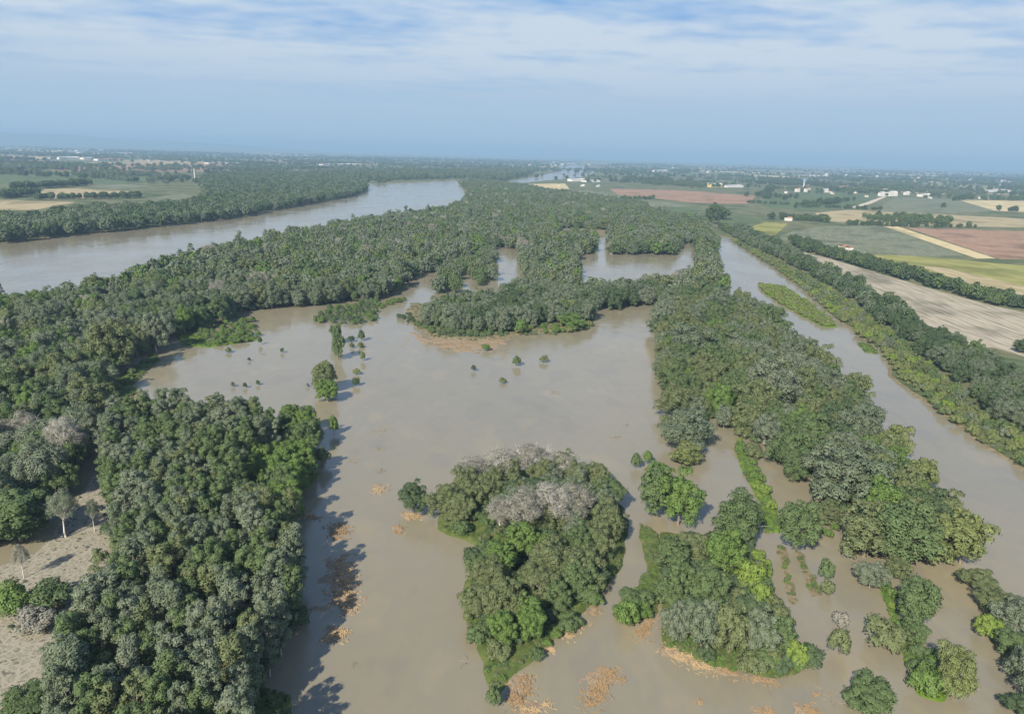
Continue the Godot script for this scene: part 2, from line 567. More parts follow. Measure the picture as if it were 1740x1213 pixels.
# ==================================================================
func _ready() -> void:
	rng.seed = 4711
	shape_noise.seed = 5
	shape_noise.frequency = 0.006
	shape_noise.fractal_octaves = 3

	# ---- camera, sky, sun, air
	var cam := Camera3D.new()
	cam.name = "drone_camera"
	cam.position = Vector3(0, 120, 0)
	cam.basis = Basis(Vector3.RIGHT, deg_to_rad(-15.917)) * Basis(Vector3.BACK, deg_to_rad(1.580))
	cam.fov = 53.320
	cam.near = 1.0
	cam.far = 90000.0
	add_child(cam)
	var sky := PanoramaSkyMaterial.new()
	sky.panorama = sky_picture()
	var env := Environment.new()
	env.background_mode = Environment.BG_SKY
	env.sky = Sky.new()
	env.sky.sky_material = sky
	env.tonemap_mode = Environment.TONE_MAPPER_LINEAR
	env.tonemap_exposure = 1.5
	env.sdfgi_enabled = true
	env.ssao_enabled = true
	env.ssil_enabled = true
	env.fog_enabled = true
	env.fog_density = 0.0001
	env.fog_light_color = Color(0.70, 0.86, 1.0)
	var world := WorldEnvironment.new()
	world.name = "world"
	world.environment = env
	add_child(world)
	var sun := DirectionalLight3D.new()
	sun.name = "sun"
	sun.rotation = Vector3(deg_to_rad(-37), deg_to_rad(-27), 0)   # behind the camera, to its left: shadows run away and to the right
	sun.light_energy = 1.6
	sun.light_color = Color(1.0, 0.95, 0.86)
	sun.light_angular_distance = 0.5
	sun.shadow_enabled = true
	add_child(sun)

	# ---- materials of the ground
	var water := StandardMaterial3D.new()
	water.albedo_texture = blotch(21, 0.010, [Color(0.216, 0.199, 0.150), Color(0.238, 0.216, 0.154), Color(0.228, 0.210, 0.156), Color(0.256, 0.228, 0.158)], 1024, 6)
	water.uv1_triplanar = true
	water.uv1_world_triplanar = true
	water.uv1_scale = Vector3(1.0 / 330.0, 1.0, 1.0 / 560.0)
	water.roughness = 0.3
	water.roughness_texture = blotch(22, 0.008, [Color(0.12, 0.12, 0.12), Color(0.22, 0.22, 0.22), Color(0.5, 0.5, 0.5)], 512, 5)
	water.metallic_specular = 0.5
	water.normal_enabled = true
	var ripple := NoiseTexture2D.new()
	ripple.width = 512
	ripple.height = 512
	ripple.seamless = true
	ripple.as_normal_map = true
	ripple.bump_strength = 2.0
	ripple.noise = noise(31, 0.02, 4)
	water.normal_texture = ripple
	water.normal_scale = 0.12
	mats["straw"] = surface(41, [Color(0.10, 0.085, 0.065), Color(0.26, 0.20, 0.14), Color(0.37, 0.295, 0.205), Color(0.18, 0.14, 0.10), Color(0.32, 0.25, 0.18)], 14.0, 0.04)
	mats["dark_twig"] = plain(0.24, 0.215, 0.175)
	mats["stick"] = plain(0.30, 0.215, 0.125)
	mats["stick_pale"] = plain(0.42, 0.32, 0.19)
	mats["grass"] = surface(42, [Color(0.06, 0.085, 0.028), Color(0.085, 0.125, 0.035), Color(0.15, 0.15, 0.07)], 40.0, 0.02)
	mats["lush"] = surface(43, [Color(0.075, 0.13, 0.022), Color(0.11, 0.19, 0.028), Color(0.14, 0.20, 0.05)], 30.0, 0.02)
	mats["mud"] = surface(44, [Color(0.12, 0.115, 0.092), Color(0.29, 0.272, 0.222), Color(0.335, 0.315, 0.265), Color(0.20, 0.195, 0.145), Color(0.31, 0.29, 0.24)], 46.0, 0.03)
	mats["earth"] = surface(45, [Color(0.10, 0.10, 0.05), Color(0.20, 0.17, 0.11), Color(0.26, 0.21, 0.14)], 35.0, 0.02)
	mats["plain"] = surface(46, [Color(0.060, 0.090, 0.046), Color(0.100, 0.125, 0.064), Color(0.17, 0.17, 0.10), Color(0.09, 0.12, 0.06)], 1300.0, 0.012, 0.95, 1024)
	var tan_field := furrowed(51, [Color(0.30, 0.25, 0.15), Color(0.40, 0.34, 0.21), Color(0.46, 0.40, 0.26)], 700, 90)
	var ploughed := furrowed(52, [Color(0.22, 0.20, 0.16), Color(0.33, 0.30, 0.24), Color(0.46, 0.42, 0.34), Color(0.28, 0.26, 0.20)], 900, 70)
	var straw_field := furrowed(53, [Color(0.50, 0.42, 0.24), Color(0.60, 0.52, 0.33)], 500, 60)
	var green_field := furrowed(54, [Color(0.075, 0.115, 0.055), Color(0.105, 0.150, 0.075), Color(0.15, 0.18, 0.10)], 600, 80)
	var grey_green := furrowed(58, [Color(0.13, 0.16, 0.10), Color(0.18, 0.20, 0.14), Color(0.24, 0.25, 0.18)], 600, 80)
	var yellow_field := furrowed(55, [Color(0.22, 0.23, 0.07), Color(0.28, 0.29, 0.10), Color(0.36, 0.33, 0.15)], 500, 70)
	var red_field := furrowed(56, [Color(0.25, 0.16, 0.11), Color(0.33, 0.21, 0.15), Color(0.36, 0.26, 0.19)], 600, 60)

	# ---- ground and water
	var flood := rough_edge(PackedVector2Array([Vector2(-781, -589.4), Vector2(-724, -740), Vector2(-627, -866), Vector2(-588.1, -984), Vector2(-533.2, -1129), Vector2(-491, -1261), Vector2(-470.2, -1620), Vector2(-440.7, -1961), Vector2(-471.7, -2310), Vector2(-612, -2856), Vector2(-516.9, -2694), Vector2(-275.7, -3320), Vector2(-198.4, -2647), Vector2(-113.3, -1809), Vector2(-50.7, -1338), Vector2(66.3, -1270), Vector2(179.2, -1260), Vector2(279.4, -1247), Vector2(329.2, -1185), Vector2(349.8, -1156), Vector2(310.1, -821), Vector2(265.1, -573.7), Vector2(248.8, -462.4), Vector2(227.3, -401.3), Vector2(218.7, -340.9), Vector2(213.5, -295.4), Vector2(212.5, -270.8), Vector2(202.7, -210.9), Vector2(181.1, -122.8)] + [Vector2(420, 500), Vector2(-900, 500)]), 14.0, 5.0)
	var outer := PackedVector2Array([Vector2(-52000, -60000), Vector2(52000, -60000), Vector2(52000, 400), Vector2(-52000, 400)])
	var lands := Geometry2D.clip_polygons(outer, flood)
	for l in lands:
		var g := put("ground", flat(l, LAND), mats["plain"])
		tag(g, "dull green plain reaching the hazy horizon behind the floodwater", "ground", "", "structure")
	# the bank between plain and flood
	var bank := SurfaceTool.new()
	bank.begin(Mesh.PRIMITIVE_TRIANGLES)
	var inner := Geometry2D.offset_polygon(flood, -4.0)
	for i in flood.size():
		var a := flood[i]
		var b := flood[(i + 1) % flood.size()]
		var s := (b - a).normalized().orthogonal() * 4.0
		if not Geometry2D.is_point_in_polygon((a + b) * 0.5 + s * 0.2, flood): s = -s
		var q := [Vector3(a.x, LAND, a.y), Vector3(b.x, LAND, b.y), Vector3(b.x + s.x, -0.6, b.y + s.y), Vector3(a.x + s.x, -0.6, a.y + s.y)]
		for k in [0, 2, 1, 0, 3, 2]:
			bank.add_vertex(q[k])
	bank.generate_normals()
	tag(put("riverbank", bank.commit(), mats["earth"]), "low earth bank where the plain meets the floodwater", "bank", "", "structure")
	tag(put("floodwater", flat(flood, 0.0), water), "muddy brown floodwater of river, lakes and side channel", "water", "", "structure")
	tag(put("far_river", flat(rough_edge(PackedVector2Array([Vector2(-73.8, -3254), Vector2(86.9, -4074), Vector2(284.9, -5361), Vector2(447.3, -6889), Vector2(463.9, -8661), Vector2(1046, -11403), Vector2(736, -7598), Vector2(622, -5740), Vector2(388.7, -4343), Vector2(182.5, -3682), Vector2(30.4, -3194)]), 60.0, 12.0), LAND + 0.3), water), "pale reach of the river far off, before the town", "river", "", "structure")

	# ---- hills beyond the left horizon
	var ridge := SurfaceTool.new()
	ridge.begin(Mesh.PRIMITIVE_TRIANGLES)
	var hill := noise(61, 0.00035, 4)
	var last := []
	for i in 71:
		var t := i / 70.0
		var deg := lerpf(-52.0, -14.5, t)
		var far := 26000.0
		var p := Vector2(sin(deg_to_rad(deg)), -cos(deg_to_rad(deg))) * far
		var tall := LAND + 30.0 + maxf(0.0, (330.0 + hill.get_noise_1d(p.x) * 90.0) * pow(clampf((-14.5 - deg) / 22.0, 0.0, 1.15), 0.75))
		var row := [Vector3(p.x * 0.86, LAND - 1.0, p.y * 0.86), Vector3(p.x, tall, p.y), Vector3(p.x * 1.2, LAND - 1.0, p.y * 1.2)]
		if last.size():
			for k in 2:
				for v in [last[k], last[k + 1], row[k + 1], last[k], row[k + 1], row[k]]:
					ridge.add_vertex(v)
		last = row
	ridge.generate_normals()
	tag(put("hills", ridge.commit(), mats["plain"]), "long low ridge of hills fading into the haze on the left", "hills", "", "structure")

	# ---- fields across the channel
	var deg := PI / 180.0
	field(PackedVector2Array([Vector2(398.4, -994), Vector2(409.3, -921), Vector2(415.5, -809), Vector2(419.8, -734), Vector2(425.4, -675), Vector2(431.3, -626), Vector2(441.8, -605), Vector2(449.9, -574.8), Vector2(329.6, -410.7), Vector2(338.1, -454.1), Vector2(332.6, -475.7), Vector2(312.9, -476.7), Vector2(325.2, -559.5), Vector2(337.8, -665), Vector2(373.8, -859)]), 1, ploughed, 1.618, "pale ploughed field with dark streaks beside the channel")
	field(PackedVector2Array([Vector2(419, -1156), Vector2(491.8, -1283), Vector2(577.7, -1392), Vector2(743, -1463), Vector2(683, -1219), Vector2(625, -991), Vector2(551.4, -977), Vector2(468.7, -990), Vector2(427.8, -1052)]), 2, grey_green, 1.810, "grey green field curving round behind the pale ploughed field")
	field(PackedVector2Array([Vector2(740, -1450), Vector2(772, -1459), Vector2(658, -975), Vector2(627, -969)]), 3, straw_field, 1.799, "narrow straw coloured strip between green and reddish fields")
	field(PackedVector2Array([Vector2(777, -1436), Vector2(1007, -1429), Vector2(1135, -1430), Vector2(770, -958), Vector2(696, -977), Vector2(659, -969)]), 2, red_field, 1.818, "reddish brown field right of the straw strip")
	field(PackedVector2Array([Vector2(465.7, -983), Vector2(551.4, -977), Vector2(650, -910), Vector2(704, -872), Vector2(577.6, -709), Vector2(537.7, -745), Vector2(495.8, -779), Vector2(465.2, -857)]), 1, yellow_field, 1.277, "yellow green meadow behind the dark hedge row")
	field(PackedVector2Array([Vector2(500.1, -882), Vector2(523.6, -872), Vector2(537.7, -745), Vector2(577.6, -709), Vector2(516.8, -630), Vector2(498.3, -688), Vector2(482.8, -737)]), 4, tan_field, 1.543, "tan strip along the far side of the hedge row")
	field(PackedVector2Array([Vector2(738, -1791), Vector2(885, -1941), Vector2(975, -1932), Vector2(1251, -1786), Vector2(1395, -1766), Vector2(1202, -1517), Vector2(1066, -1516), Vector2(758, -1492), Vector2(657, -1542)]), 1, tan_field, 0.062, "wide tan stubble field behind the row of trees")
	field(PackedVector2Array([Vector2(993, -2002), Vector2(1427, -2756), Vector2(1703, -2771), Vector2(1403, -2107), Vector2(1101, -1878), Vector2(963, -1908)]), 2, grey_green, -0.056, "dull olive field beyond the stubble")
	field(PackedVector2Array([Vector2(1643, -2709), Vector2(1953, -2810), Vector2(2203, -2812), Vector2(1617, -2054), Vector2(1434, -2053), Vector2(1380, -2099)]), 3, straw_field, 1.914, "pale sand coloured field at the right edge")
	field(PackedVector2Array([Vector2(359.2, -2839), Vector2(636, -2902), Vector2(852, -2593), Vector2(665, -2084), Vector2(506.6, -2068), Vector2(437.2, -2231), Vector2(335.3, -2410)]), 1, red_field, 0.728, "long reddish field beyond the middle forest")
	field(PackedVector2Array([Vector2(36.8, -3071), Vector2(214.4, -3257), Vector2(199.3, -2745), Vector2(77.5, -2584)]), 2, straw_field, 1.109, "pale pinkish field beside the far river")
	field(PackedVector2Array([Vector2(95.7, -2511), Vector2(260.5, -2644), Vector2(398, -2213), Vector2(463.4, -1888), Vector2(348.1, -1843), Vector2(219.8, -2221)]), 3, grey_green, 1.209, "pale green meadow before the long reddish field")
	field(PackedVector2Array([Vector2(300.3, -1825), Vector2(463.4, -1888), Vector2(450.7, -1691), Vector2(377.4, -1431), Vector2(340, -1653)]), 2, green_field, 1.200, "green meadow at the end of the middle forest")
	field(PackedVector2Array([Vector2(458.4, -1596), Vector2(527.3, -1650), Vector2(516.9, -1499), Vector2(430.1, -1374), Vector2(387.5, -1362)]), 2, green_field, 1.027, "small green meadow at the head of the channel")
	field(PackedVector2Array([Vector2(414.1, -1303), Vector2(507.1, -1470), Vector2(550.3, -1457), Vector2(438.8, -1213), Vector2(390.9, -1166)]), 3, yellow_field, -0.845, "small yellowish pasture at the head of the channel")
	field(PackedVector2Array([Vector2(774, -2322), Vector2(1220, -3081), Vector2(1530, -3056), Vector2(1134, -2331), Vector2(765, -1877), Vector2(674, -1969)]), 1, green_field, -0.024, "blue green field with the road running past it")
	field(PackedVector2Array([Vector2(311.6, -461.5), Vector2(330.9, -443.7), Vector2(329.6, -410.7), Vector2(306.9, -408.6), Vector2(312.5, -444.6)]), 3, green_field, 0.744, "grassy corner below the ploughed field at the right edge")
	# fields on the far bank of the river
	field(PackedVector2Array([Vector2(-1061, -1589), Vector2(-1221, -1877), Vector2(-1188, -1962), Vector2(-961, -1868), Vector2(-904, -1710), Vector2(-946, -1599)]), 1, tan_field, -0.656, "pale tan stubble field beyond the left bank forest")
	field(PackedVector2Array([Vector2(-960, -1253), Vector2(-1138, -1491), Vector2(-1072, -1501), Vector2(-911, -1494), Vector2(-891, -1398), Vector2(-868, -1301)]), 2, tan_field, 0.044, "pale tan stubble field at the left edge")
	field(PackedVector2Array([Vector2(-821, -1592), Vector2(-861, -1808), Vector2(-801, -1838), Vector2(-763, -1661)]), 3, grey_green, -1.490, "small pale green clearing in the left bank forest")
	field(PackedVector2Array([Vector2(-1959, -2589), Vector2(-1919, -2711), Vector2(-1694, -3247), Vector2(-1274, -2938), Vector2(-1216, -2218), Vector2(-1486, -1956)]), 1, green_field, -1.253, "wide blue green field on the left")
	field(PackedVector2Array([Vector2(-1988, -3117), Vector2(-2361, -3736), Vector2(-2285, -4074), Vector2(-2796, -6031), Vector2(-2218, -6171), Vector2(-1502, -3470), Vector2(-1818, -3212)]), 2, red_field, -1.591, "faded pinkish strip of fields on the left")
	field(PackedVector2Array([Vector2(-2630, -4377), Vector2(-3308, -7141), Vector2(-2384, -6786), Vector2(-2199, -4739)]), 3, tan_field, -1.469, "faded tan strip behind the warehouses on the left")
	field(PackedVector2Array([Vector2(-1257, -2106), Vector2(-1189, -2236), Vector2(-1072, -2145), Vector2(-1088, -1953)]), 4, grey_green, -0.207, "pale green strip near the left stubble fields")
	field(PackedVector2Array([Vector2(-603, -5426), Vector2(-392.7, -6223), Vector2(-346.1, -5351), Vector2(-528.4, -4931)]), 2, straw_field, -0.467, "bright thin field far behind the river bend")

	# patchwork of the far plain
	var patch := [tan_field, green_field, grey_green, straw_field, red_field, green_field, grey_green, yellow_field]
	var tone := ["tan", "green", "grey green", "straw coloured", "reddish", "green", "grey green", "yellowish"]
	for i in 280:
		var z := -exp(rng.randf_range(log(3300.0), log(16000.0)))
		var x := rng.randf_range(-0.9, 0.9) * -z
		if x < 0.25 * -z and z > -6500.0 and x > -0.42 * -z: continue
		if x < -1500.0 and z > -4200.0: continue
		var s := Vector2(rng.randf_range(120, 420), rng.randf_range(60, 200)) * clampf(-z / 4000.0, 0.7, 2.4)
		var turn := 0.35 + rng.randfn() * 0.12 + (PI / 2 if rng.randf() < 0.25 else 0.0)
		var quad := PackedVector2Array()
		for c in [Vector2(-1, -1), Vector2(1, -1), Vector2(1, 1), Vector2(-1, 1)]:
			quad.append(Vector2(x, z) + (c * s * rng.randf_range(0.85, 1.1)).rotated(turn))
		var k := rng.randi() % 8
		var o := put("field", flat(quad, LAND + 0.12 + 0.005 * i, turn), patch[k])
		tag(o, "small %s field in the patchwork of the far plain" % tone[k], "field", "fields of the far plain", "structure")

	# ---- land standing out of the flood
	var ground_patches := [
		[[Vector2(99.1, -292.6), Vector2(103.1, -292.9), Vector2(100.2, -269.2), Vector2(99.7, -251.8), Vector2(96.5, -229.9), Vector2(92.7, -214.5), Vector2(86.6, -214.2), Vector2(91.9, -237.7), Vector2(94, -263.1)], "lush", 0.7, 1.2, "bright green grass bank beside the small pond", "grass_bank"],
		[[Vector2(-24.4, -227.3), Vector2(-22.9, -210.2), Vector2(-13.6, -205.1), Vector2(-7.1, -196.6), Vector2(-11.9, -180.5), Vector2(-10.7, -164.2), Vector2(-6.7, -153.6), Vector2(-4.1, -140.1), Vector2(-0.9, -138), Vector2(7.2, -150.4), Vector2(16.8, -161.9), Vector2(27.3, -176), Vector2(34.3, -190.4), Vector2(37.3, -204.1), Vector2(41.7, -217.6), Vector2(40, -234.7), Vector2(26.9, -258.8), Vector2(-3.4, -256.9)], "grass", 0.8, 1.6, "grassy ground under the wooded island in the middle", "island_ground"],
		[[Vector2(45.1, -216.6), Vector2(49.4, -214.1), Vector2(50.4, -201.2), Vector2(44.9, -180.2), Vector2(42.1, -169.1), Vector2(31.7, -162.1), Vector2(28.9, -167.2), Vector2(36.9, -177.6), Vector2(43.3, -190.8), Vector2(43.9, -202.7)], "grass", 0.7, 1.2, "grass spit between the two flooded lanes", "grass_spit"],
		[[Vector2(51.6, -212.3), Vector2(76.7, -206.2), Vector2(77.8, -181.8), Vector2(75, -162.9), Vector2(77.4, -149.4), Vector2(66, -143.2), Vector2(51.3, -147.5), Vector2(41.2, -154.9), Vector2(44.9, -180.2)], "grass", 0.6, 1.6, "grassy ground under the wood right of the lanes", "island_ground"],
		[[Vector2(111.8, -187.9), Vector2(113.1, -183.4), Vector2(107.9, -166.8), Vector2(106.1, -159.5), Vector2(111.2, -156.2), Vector2(110.6, -144.6), Vector2(102.3, -138.1), Vector2(98.2, -140.2), Vector2(101.4, -152.5), Vector2(107.3, -172)], "lush", 0.6, 1.2, "bright grass ridge among the trees at the lower right", "grass_ridge"],
		[[Vector2(88.4, -206.8), Vector2(90.4, -205.1), Vector2(82.5, -174.9), Vector2(80.3, -174)], "earth", 0.07, 1.0, "thin drowned grass ridge, left of the pair", "grass_ridge"],
		[[Vector2(92.5, -203.4), Vector2(94.5, -201.8), Vector2(91.4, -179.5), Vector2(88.4, -178.8)], "earth", 0.07, 1.0, "thin drowned grass ridge, right of the pair", "grass_ridge"],
		[[Vector2(246.9, -711), Vector2(265.8, -697), Vector2(259.5, -608), Vector2(247.8, -528.2), Vector2(235.3, -522.9), Vector2(234, -581), Vector2(235.3, -650)], "lush", 0.5, 2.5, "long reed island in the side channel", "reed_island"],
		[[Vector2(239.9, -481.6), Vector2(247.5, -476.1), Vector2(241.9, -451.5), Vector2(234.2, -456.5)], "lush", 0.4, 2.0, "small reed islet in the side channel", "reed_island"],
		[[Vector2(-152.1, -178.2), Vector2(-142.7, -189.6), Vector2(-146.9, -211.1), Vector2(-157.7, -246.9), Vector2(-144.3, -232.9), Vector2(-116.7, -184.5), Vector2(-113.8, -160.9), Vector2(-108.7, -142), Vector2(-98.8, -122.5), Vector2(-111, -122.1)], "mud", 0.06, 1.5, "pale mud flat under a skin of water at the lower left", "mud_flat"],
		[[Vector2(-83.2, -540), Vector2(-69.5, -490.8), Vector2(-51.7, -462.5), Vector2(-27.6, -455.7), Vector2(-4.3, -464.5), Vector2(7.7, -478.9), Vector2(55.2, -505.5), Vector2(62.9, -537.5), Vector2(13.4, -575.2), Vector2(-83.5, -574)], "earth", 0.8, 2.5, "earth shore of the wooded peninsula", "peninsula_ground"],
		[[Vector2(-220, -450), Vector2(-210.1, -467.4), Vector2(-195.4, -437.4), Vector2(-178.4, -462.7), Vector2(-163.9, -443.9), Vector2(-186.1, -424), Vector2(-204.8, -424.8)], "lush", 0.5, 2.0, "green marshy point on the left lake shore", "marsh_point"],
		[[Vector2(-197.2, -316), Vector2(-211.4, -371.8), Vector2(-214.5, -407.5), Vector2(-204.1, -393.4), Vector2(-195.5, -347.4), Vector2(-186.5, -335.9), Vector2(-191.9, -316.5)], "grass", 0.4, 1.8, "grassy shore at the left end of the lake", "grass_bank"],
		[[Vector2(-54.8, -128.6), Vector2(-56.5, -137.2), Vector2(-48.9, -134.6), Vector2(-44.5, -124.4), Vector2(-51.2, -115)], "grass", 0.3, 1.5, "grassy foot of the plantation at the bottom edge", "grass_bank"],
		[[Vector2(72.4, -1231), Vector2(110.6, -1241), Vector2(171.5, -1218), Vector2(163.3, -1143), Vector2(115.3, -1131), Vector2(76.1, -1174)], "earth", 0.5, 5.0, "brown bare clearing in the middle forest", "bare_clearing"],
	]
	var tufts := []
	for g in ground_patches:
		var poly := PackedVector2Array(g[0])
		var far := poly[0].length()
		var o := put(g[5], mound(poly, g[2], clampf(far / 190.0, 0.9, 6.0), g[3], 0.6), mats[g[1]])
		tag(o, g[4], "ground", "", "structure")
		if far > 700.0: continue
		var lo := poly[0]
		var hi := poly[0]
		for p in poly:
			lo = lo.min(p)
			hi = hi.max(p)
		var muddy: bool = g[1] == "mud"
		for i in mini(2600, int((hi.x - lo.x) * (hi.y - lo.y) * (0.06 if muddy else 0.55))):
			var p := Vector2(rng.randf_range(lo.x, hi.x), rng.randf_range(lo.y, hi.y))
			if shape_noise.get_noise_2d(p.x * 14.0, p.y * 14.0) < (0.12 if muddy else -0.25): continue
			if Geometry2D.is_point_in_polygon(p, poly) and in_view(p):
				tufts.append({"p": p, "s": rng.randf_range(0.1, 0.26) * (0.7 if muddy else 1.0), "w": 1.6, "y": g[2] * 0.5, "turn": rng.randf() * TAU, "tint": (["grey brown", "olive", "dark green"] if muddy else ["bright green", "lime green", "mid green"] if g[1] == "lush" else ["mid green", "olive", "bright green", "yellow green"])[rng.randi() % 3]})

	# ---- woods
	prepare_trees()
	var plantation := PackedVector2Array([Vector2(-169, -279.1), Vector2(-144.3, -289.5), Vector2(-102, -280.9), Vector2(-90.8, -260.8), Vector2(-97.9, -244.8), Vector2(-87.3, -207.6), Vector2(-66, -197.4), Vector2(-59.6, -180.6), Vector2(-54.6, -160.7), Vector2(-54, -147.4), Vector2(-54, -135.8), Vector2(-54.6, -128.8), Vector2(-52, -117.9), Vector2(-44.5, -99.8), Vector2(-79.1, -98.7), Vector2(-90.2, -118.6), Vector2(-99.5, -134.5), Vector2(-103.3, -151.5), Vector2(-107.3, -172.3), Vector2(-117, -189.2), Vector2(-142.1, -226.5)])
	stand(plantation, 4.7, [["poplar_tree", 1.0, ["mid green", "olive", "mid green", "grey green", "grey green", "silvery"]]], "poplars of the plantation", "in the dense plantation at the lower left", [], 0.9, 1.15)
	stand(PackedVector2Array([Vector2(-103, -283.1), Vector2(-95.3, -294.9), Vector2(-81.7, -290.2), Vector2(-77.7, -271.6), Vector2(-75, -244.6), Vector2(-70.2, -210.2), Vector2(-85.6, -210.2), Vector2(-95.7, -233.8)]), 8.5, [["broadleaf_tree", 1.0, ["mid green", "bright green", "bright green"]]], "bright trees beside the plantation", "on the right flank of the plantation", [], 0.8, 1.15)

	var ponds := [
		PackedVector2Array([Vector2(-72.7, -470.8), Vector2(-98.1, -638), Vector2(-98.8, -733), Vector2(-76.2, -693), Vector2(-61.3, -541.1), Vector2(-66, -487.1)]), PackedVector2Array([Vector2(-21.5, -620), Vector2(-22.7, -842), Vector2(-10.5, -969), Vector2(6.7, -868), Vector2(11.8, -638)]),
		PackedVector2Array([Vector2(56.6, -626), Vector2(80.1, -905), Vector2(210.5, -920), Vector2(156.2, -656)]), PackedVector2Array([Vector2(95.5, -865), Vector2(130.5, -1188), Vector2(154.6, -1195), Vector2(116.1, -869)]),
		PackedVector2Array([Vector2(57.6, -1004), Vector2(72.4, -1231), Vector2(110.6, -1241), Vector2(171.5, -1218), Vector2(158.7, -1109), Vector2(84.5, -1091)]), PackedVector2Array([Vector2(154.2, -682), Vector2(237.8, -1038), Vector2(270.4, -1081), Vector2(217.1, -824), Vector2(166.5, -691)]),
		PackedVector2Array([Vector2(-45.1, -565.5), Vector2(-54.4, -711), Vector2(-41.9, -720), Vector2(-30.7, -562.6)])]
	var forest_mix := [["willow_tree", 0.5, ["grey green", "mid green", "grey green", "olive", "silvery"]], ["broadleaf_tree", 0.42, ["dark green", "mid green", "bright green", "olive", "grey green"]], ["bare_tree", 0.03, ["pale grey", "grey brown"]], ["poplar_tree", 0.07, ["silvery", "grey green"]]]
	# the long forest between river and lakes
	stand(PackedVector2Array([Vector2(-168.6, -181.9), Vector2(-149.7, -184.4), Vector2(-145.4, -191.2), Vector2(-151.6, -210.9), Vector2(-160.2, -232.9), Vector2(-170.7, -265.6), Vector2(-192.9, -308.4), Vector2(-210.5, -361.1), Vector2(-218.8, -417.8), Vector2(-211.7, -457.3), Vector2(-196.8, -525.3), Vector2(-155.2, -552.6), Vector2(-114.1, -582), Vector2(-95.5, -639), Vector2(-82.1, -736), Vector2(-29.7, -922), Vector2(-12.1, -968), Vector2(3.8, -911), Vector2(0.5, -778), Vector2(18.1, -688), Vector2(59.5, -633), Vector2(123.3, -648), Vector2(120.4, -589.6), Vector2(214.4, -755), Vector2(302.3, -1081), Vector2(349.7, -1340), Vector2(297, -1638), Vector2(192.6, -1937), Vector2(42.6, -2367), Vector2(-156.5, -2492), Vector2(-127.6, -1804), Vector2(-132.3, -1522), Vector2(-234, -1212), Vector2(-309, -951), Vector2(-333, -738), Vector2(-337.3, -556.1), Vector2(-365.8, -496.8), Vector2(-382.7, -454.9)]), 9.0, forest_mix, "trees of the flooded river forest", "in the flooded forest along the river", ponds, 0.6, 1.4)
	stand(PackedVector2Array([Vector2(-228.3, -2891), Vector2(-203.1, -3228), Vector2(-66.5, -2942), Vector2(37.7, -2744), Vector2(94.2, -2470), Vector2(216.8, -2189), Vector2(332.1, -1837), Vector2(290.9, -1603), Vector2(185.7, -1865), Vector2(40.4, -2228), Vector2(-146.8, -2339)]), 13.0, forest_mix, "trees at the end of the river forest", "at the far end of the river forest", [], 0.8, 1.2, 1e9, LAND)
	# peninsula in the lake
	stand(PackedVector2Array([Vector2(-77.4, -516.1), Vector2(-66.6, -491.1), Vector2(-45.1, -476.3), Vector2(-4.5, -477.5), Vector2(7.8, -492.7), Vector2(56.3, -516.9), Vector2(63.2, -558.9), Vector2(117.9, -589.2), Vector2(132.3, -645), Vector2(58.2, -626), Vector2(13.9, -638), Vector2(-33.8, -551.6), Vector2(-59.3, -531.2), Vector2(-64.8, -521.2)]), 8.0, [["broadleaf_tree", 0.7, ["dark green", "mid green", "dark green", "grey green"]], ["willow_tree", 0.3, ["grey green", "silvery"]]], "trees of the wooded peninsula", "on the wooded peninsula in the lake", ponds, 0.85, 1.2)
	# belt between lake and side channel
	stand(PackedVector2Array([Vector2(108.5, -533), Vector2(94.9, -439.3), Vector2(81.6, -377), Vector2(72.3, -337.8), Vector2(72.9, -319.7), Vector2(86.5, -307.1), Vector2(105, -309.9), Vector2(110.1, -296.1), Vector2(109.7, -252.4), Vector2(118.3, -240.2), Vector2(121.2, -229.6), Vector2(112.7, -206.2), Vector2(132.4, -203.7), Vector2(152, -217.7), Vector2(149.7, -210.9), Vector2(152.5, -238.7), Vector2(167.3, -312.6), Vector2(186.7, -426.4), Vector2(194.7, -519.7), Vector2(198.7, -644), Vector2(252.4, -904), Vector2(207.8, -754), Vector2(150.1, -646)]), 9.5, [["willow_tree", 0.62, ["grey green", "mid green", "silvery", "olive"]], ["broadleaf_tree", 0.38, ["mid green", "olive", "dark green", "bright green"]]], "trees of the belt beside the channel", "in the belt between lake and channel", [], 0.65, 1.3)
	# the island in the middle
	stand(PackedVector2Array([Vector2(-23.1, -227.4), Vector2(-21, -214.2), Vector2(-11, -208.9), Vector2(0.7, -205.8), Vector2(12.9, -201.1), Vector2(34.4, -207.6), Vector2(40.3, -219.6), Vector2(39.5, -239.3), Vector2(27.4, -250.9), Vector2(14.7, -246.6), Vector2(-0.9, -245.6), Vector2(-13.7, -237)]), 7.6, [["willow_tree", 0.6, ["grey green", "olive", "silvery"]], ["broadleaf_tree", 0.4, ["grey green", "olive"]]], "trees on the back of the middle island", "on the back of the middle island", [], 0.6, 0.85, 1e9, 0.5)
	stand(PackedVector2Array([Vector2(-10.3, -182), Vector2(-4.6, -192.7), Vector2(11, -199.2), Vector2(29.1, -195), Vector2(28.7, -183.9), Vector2(20.7, -170.8), Vector2(11.2, -159), Vector2(3.5, -147.5), Vector2(-1.4, -142.2), Vector2(-4.4, -146.1), Vector2(-7.2, -158.2), Vector2(-10.9, -166.7)]), 7.2, [["broadleaf_tree", 0.7, ["mid green", "olive", "mid green", "bright green"]], ["willow_tree", 0.3, ["olive", "mid green"]]], "green trees on the front of the middle island", "on the front of the middle island", [], 0.6, 0.9, 1e9, 0.5)
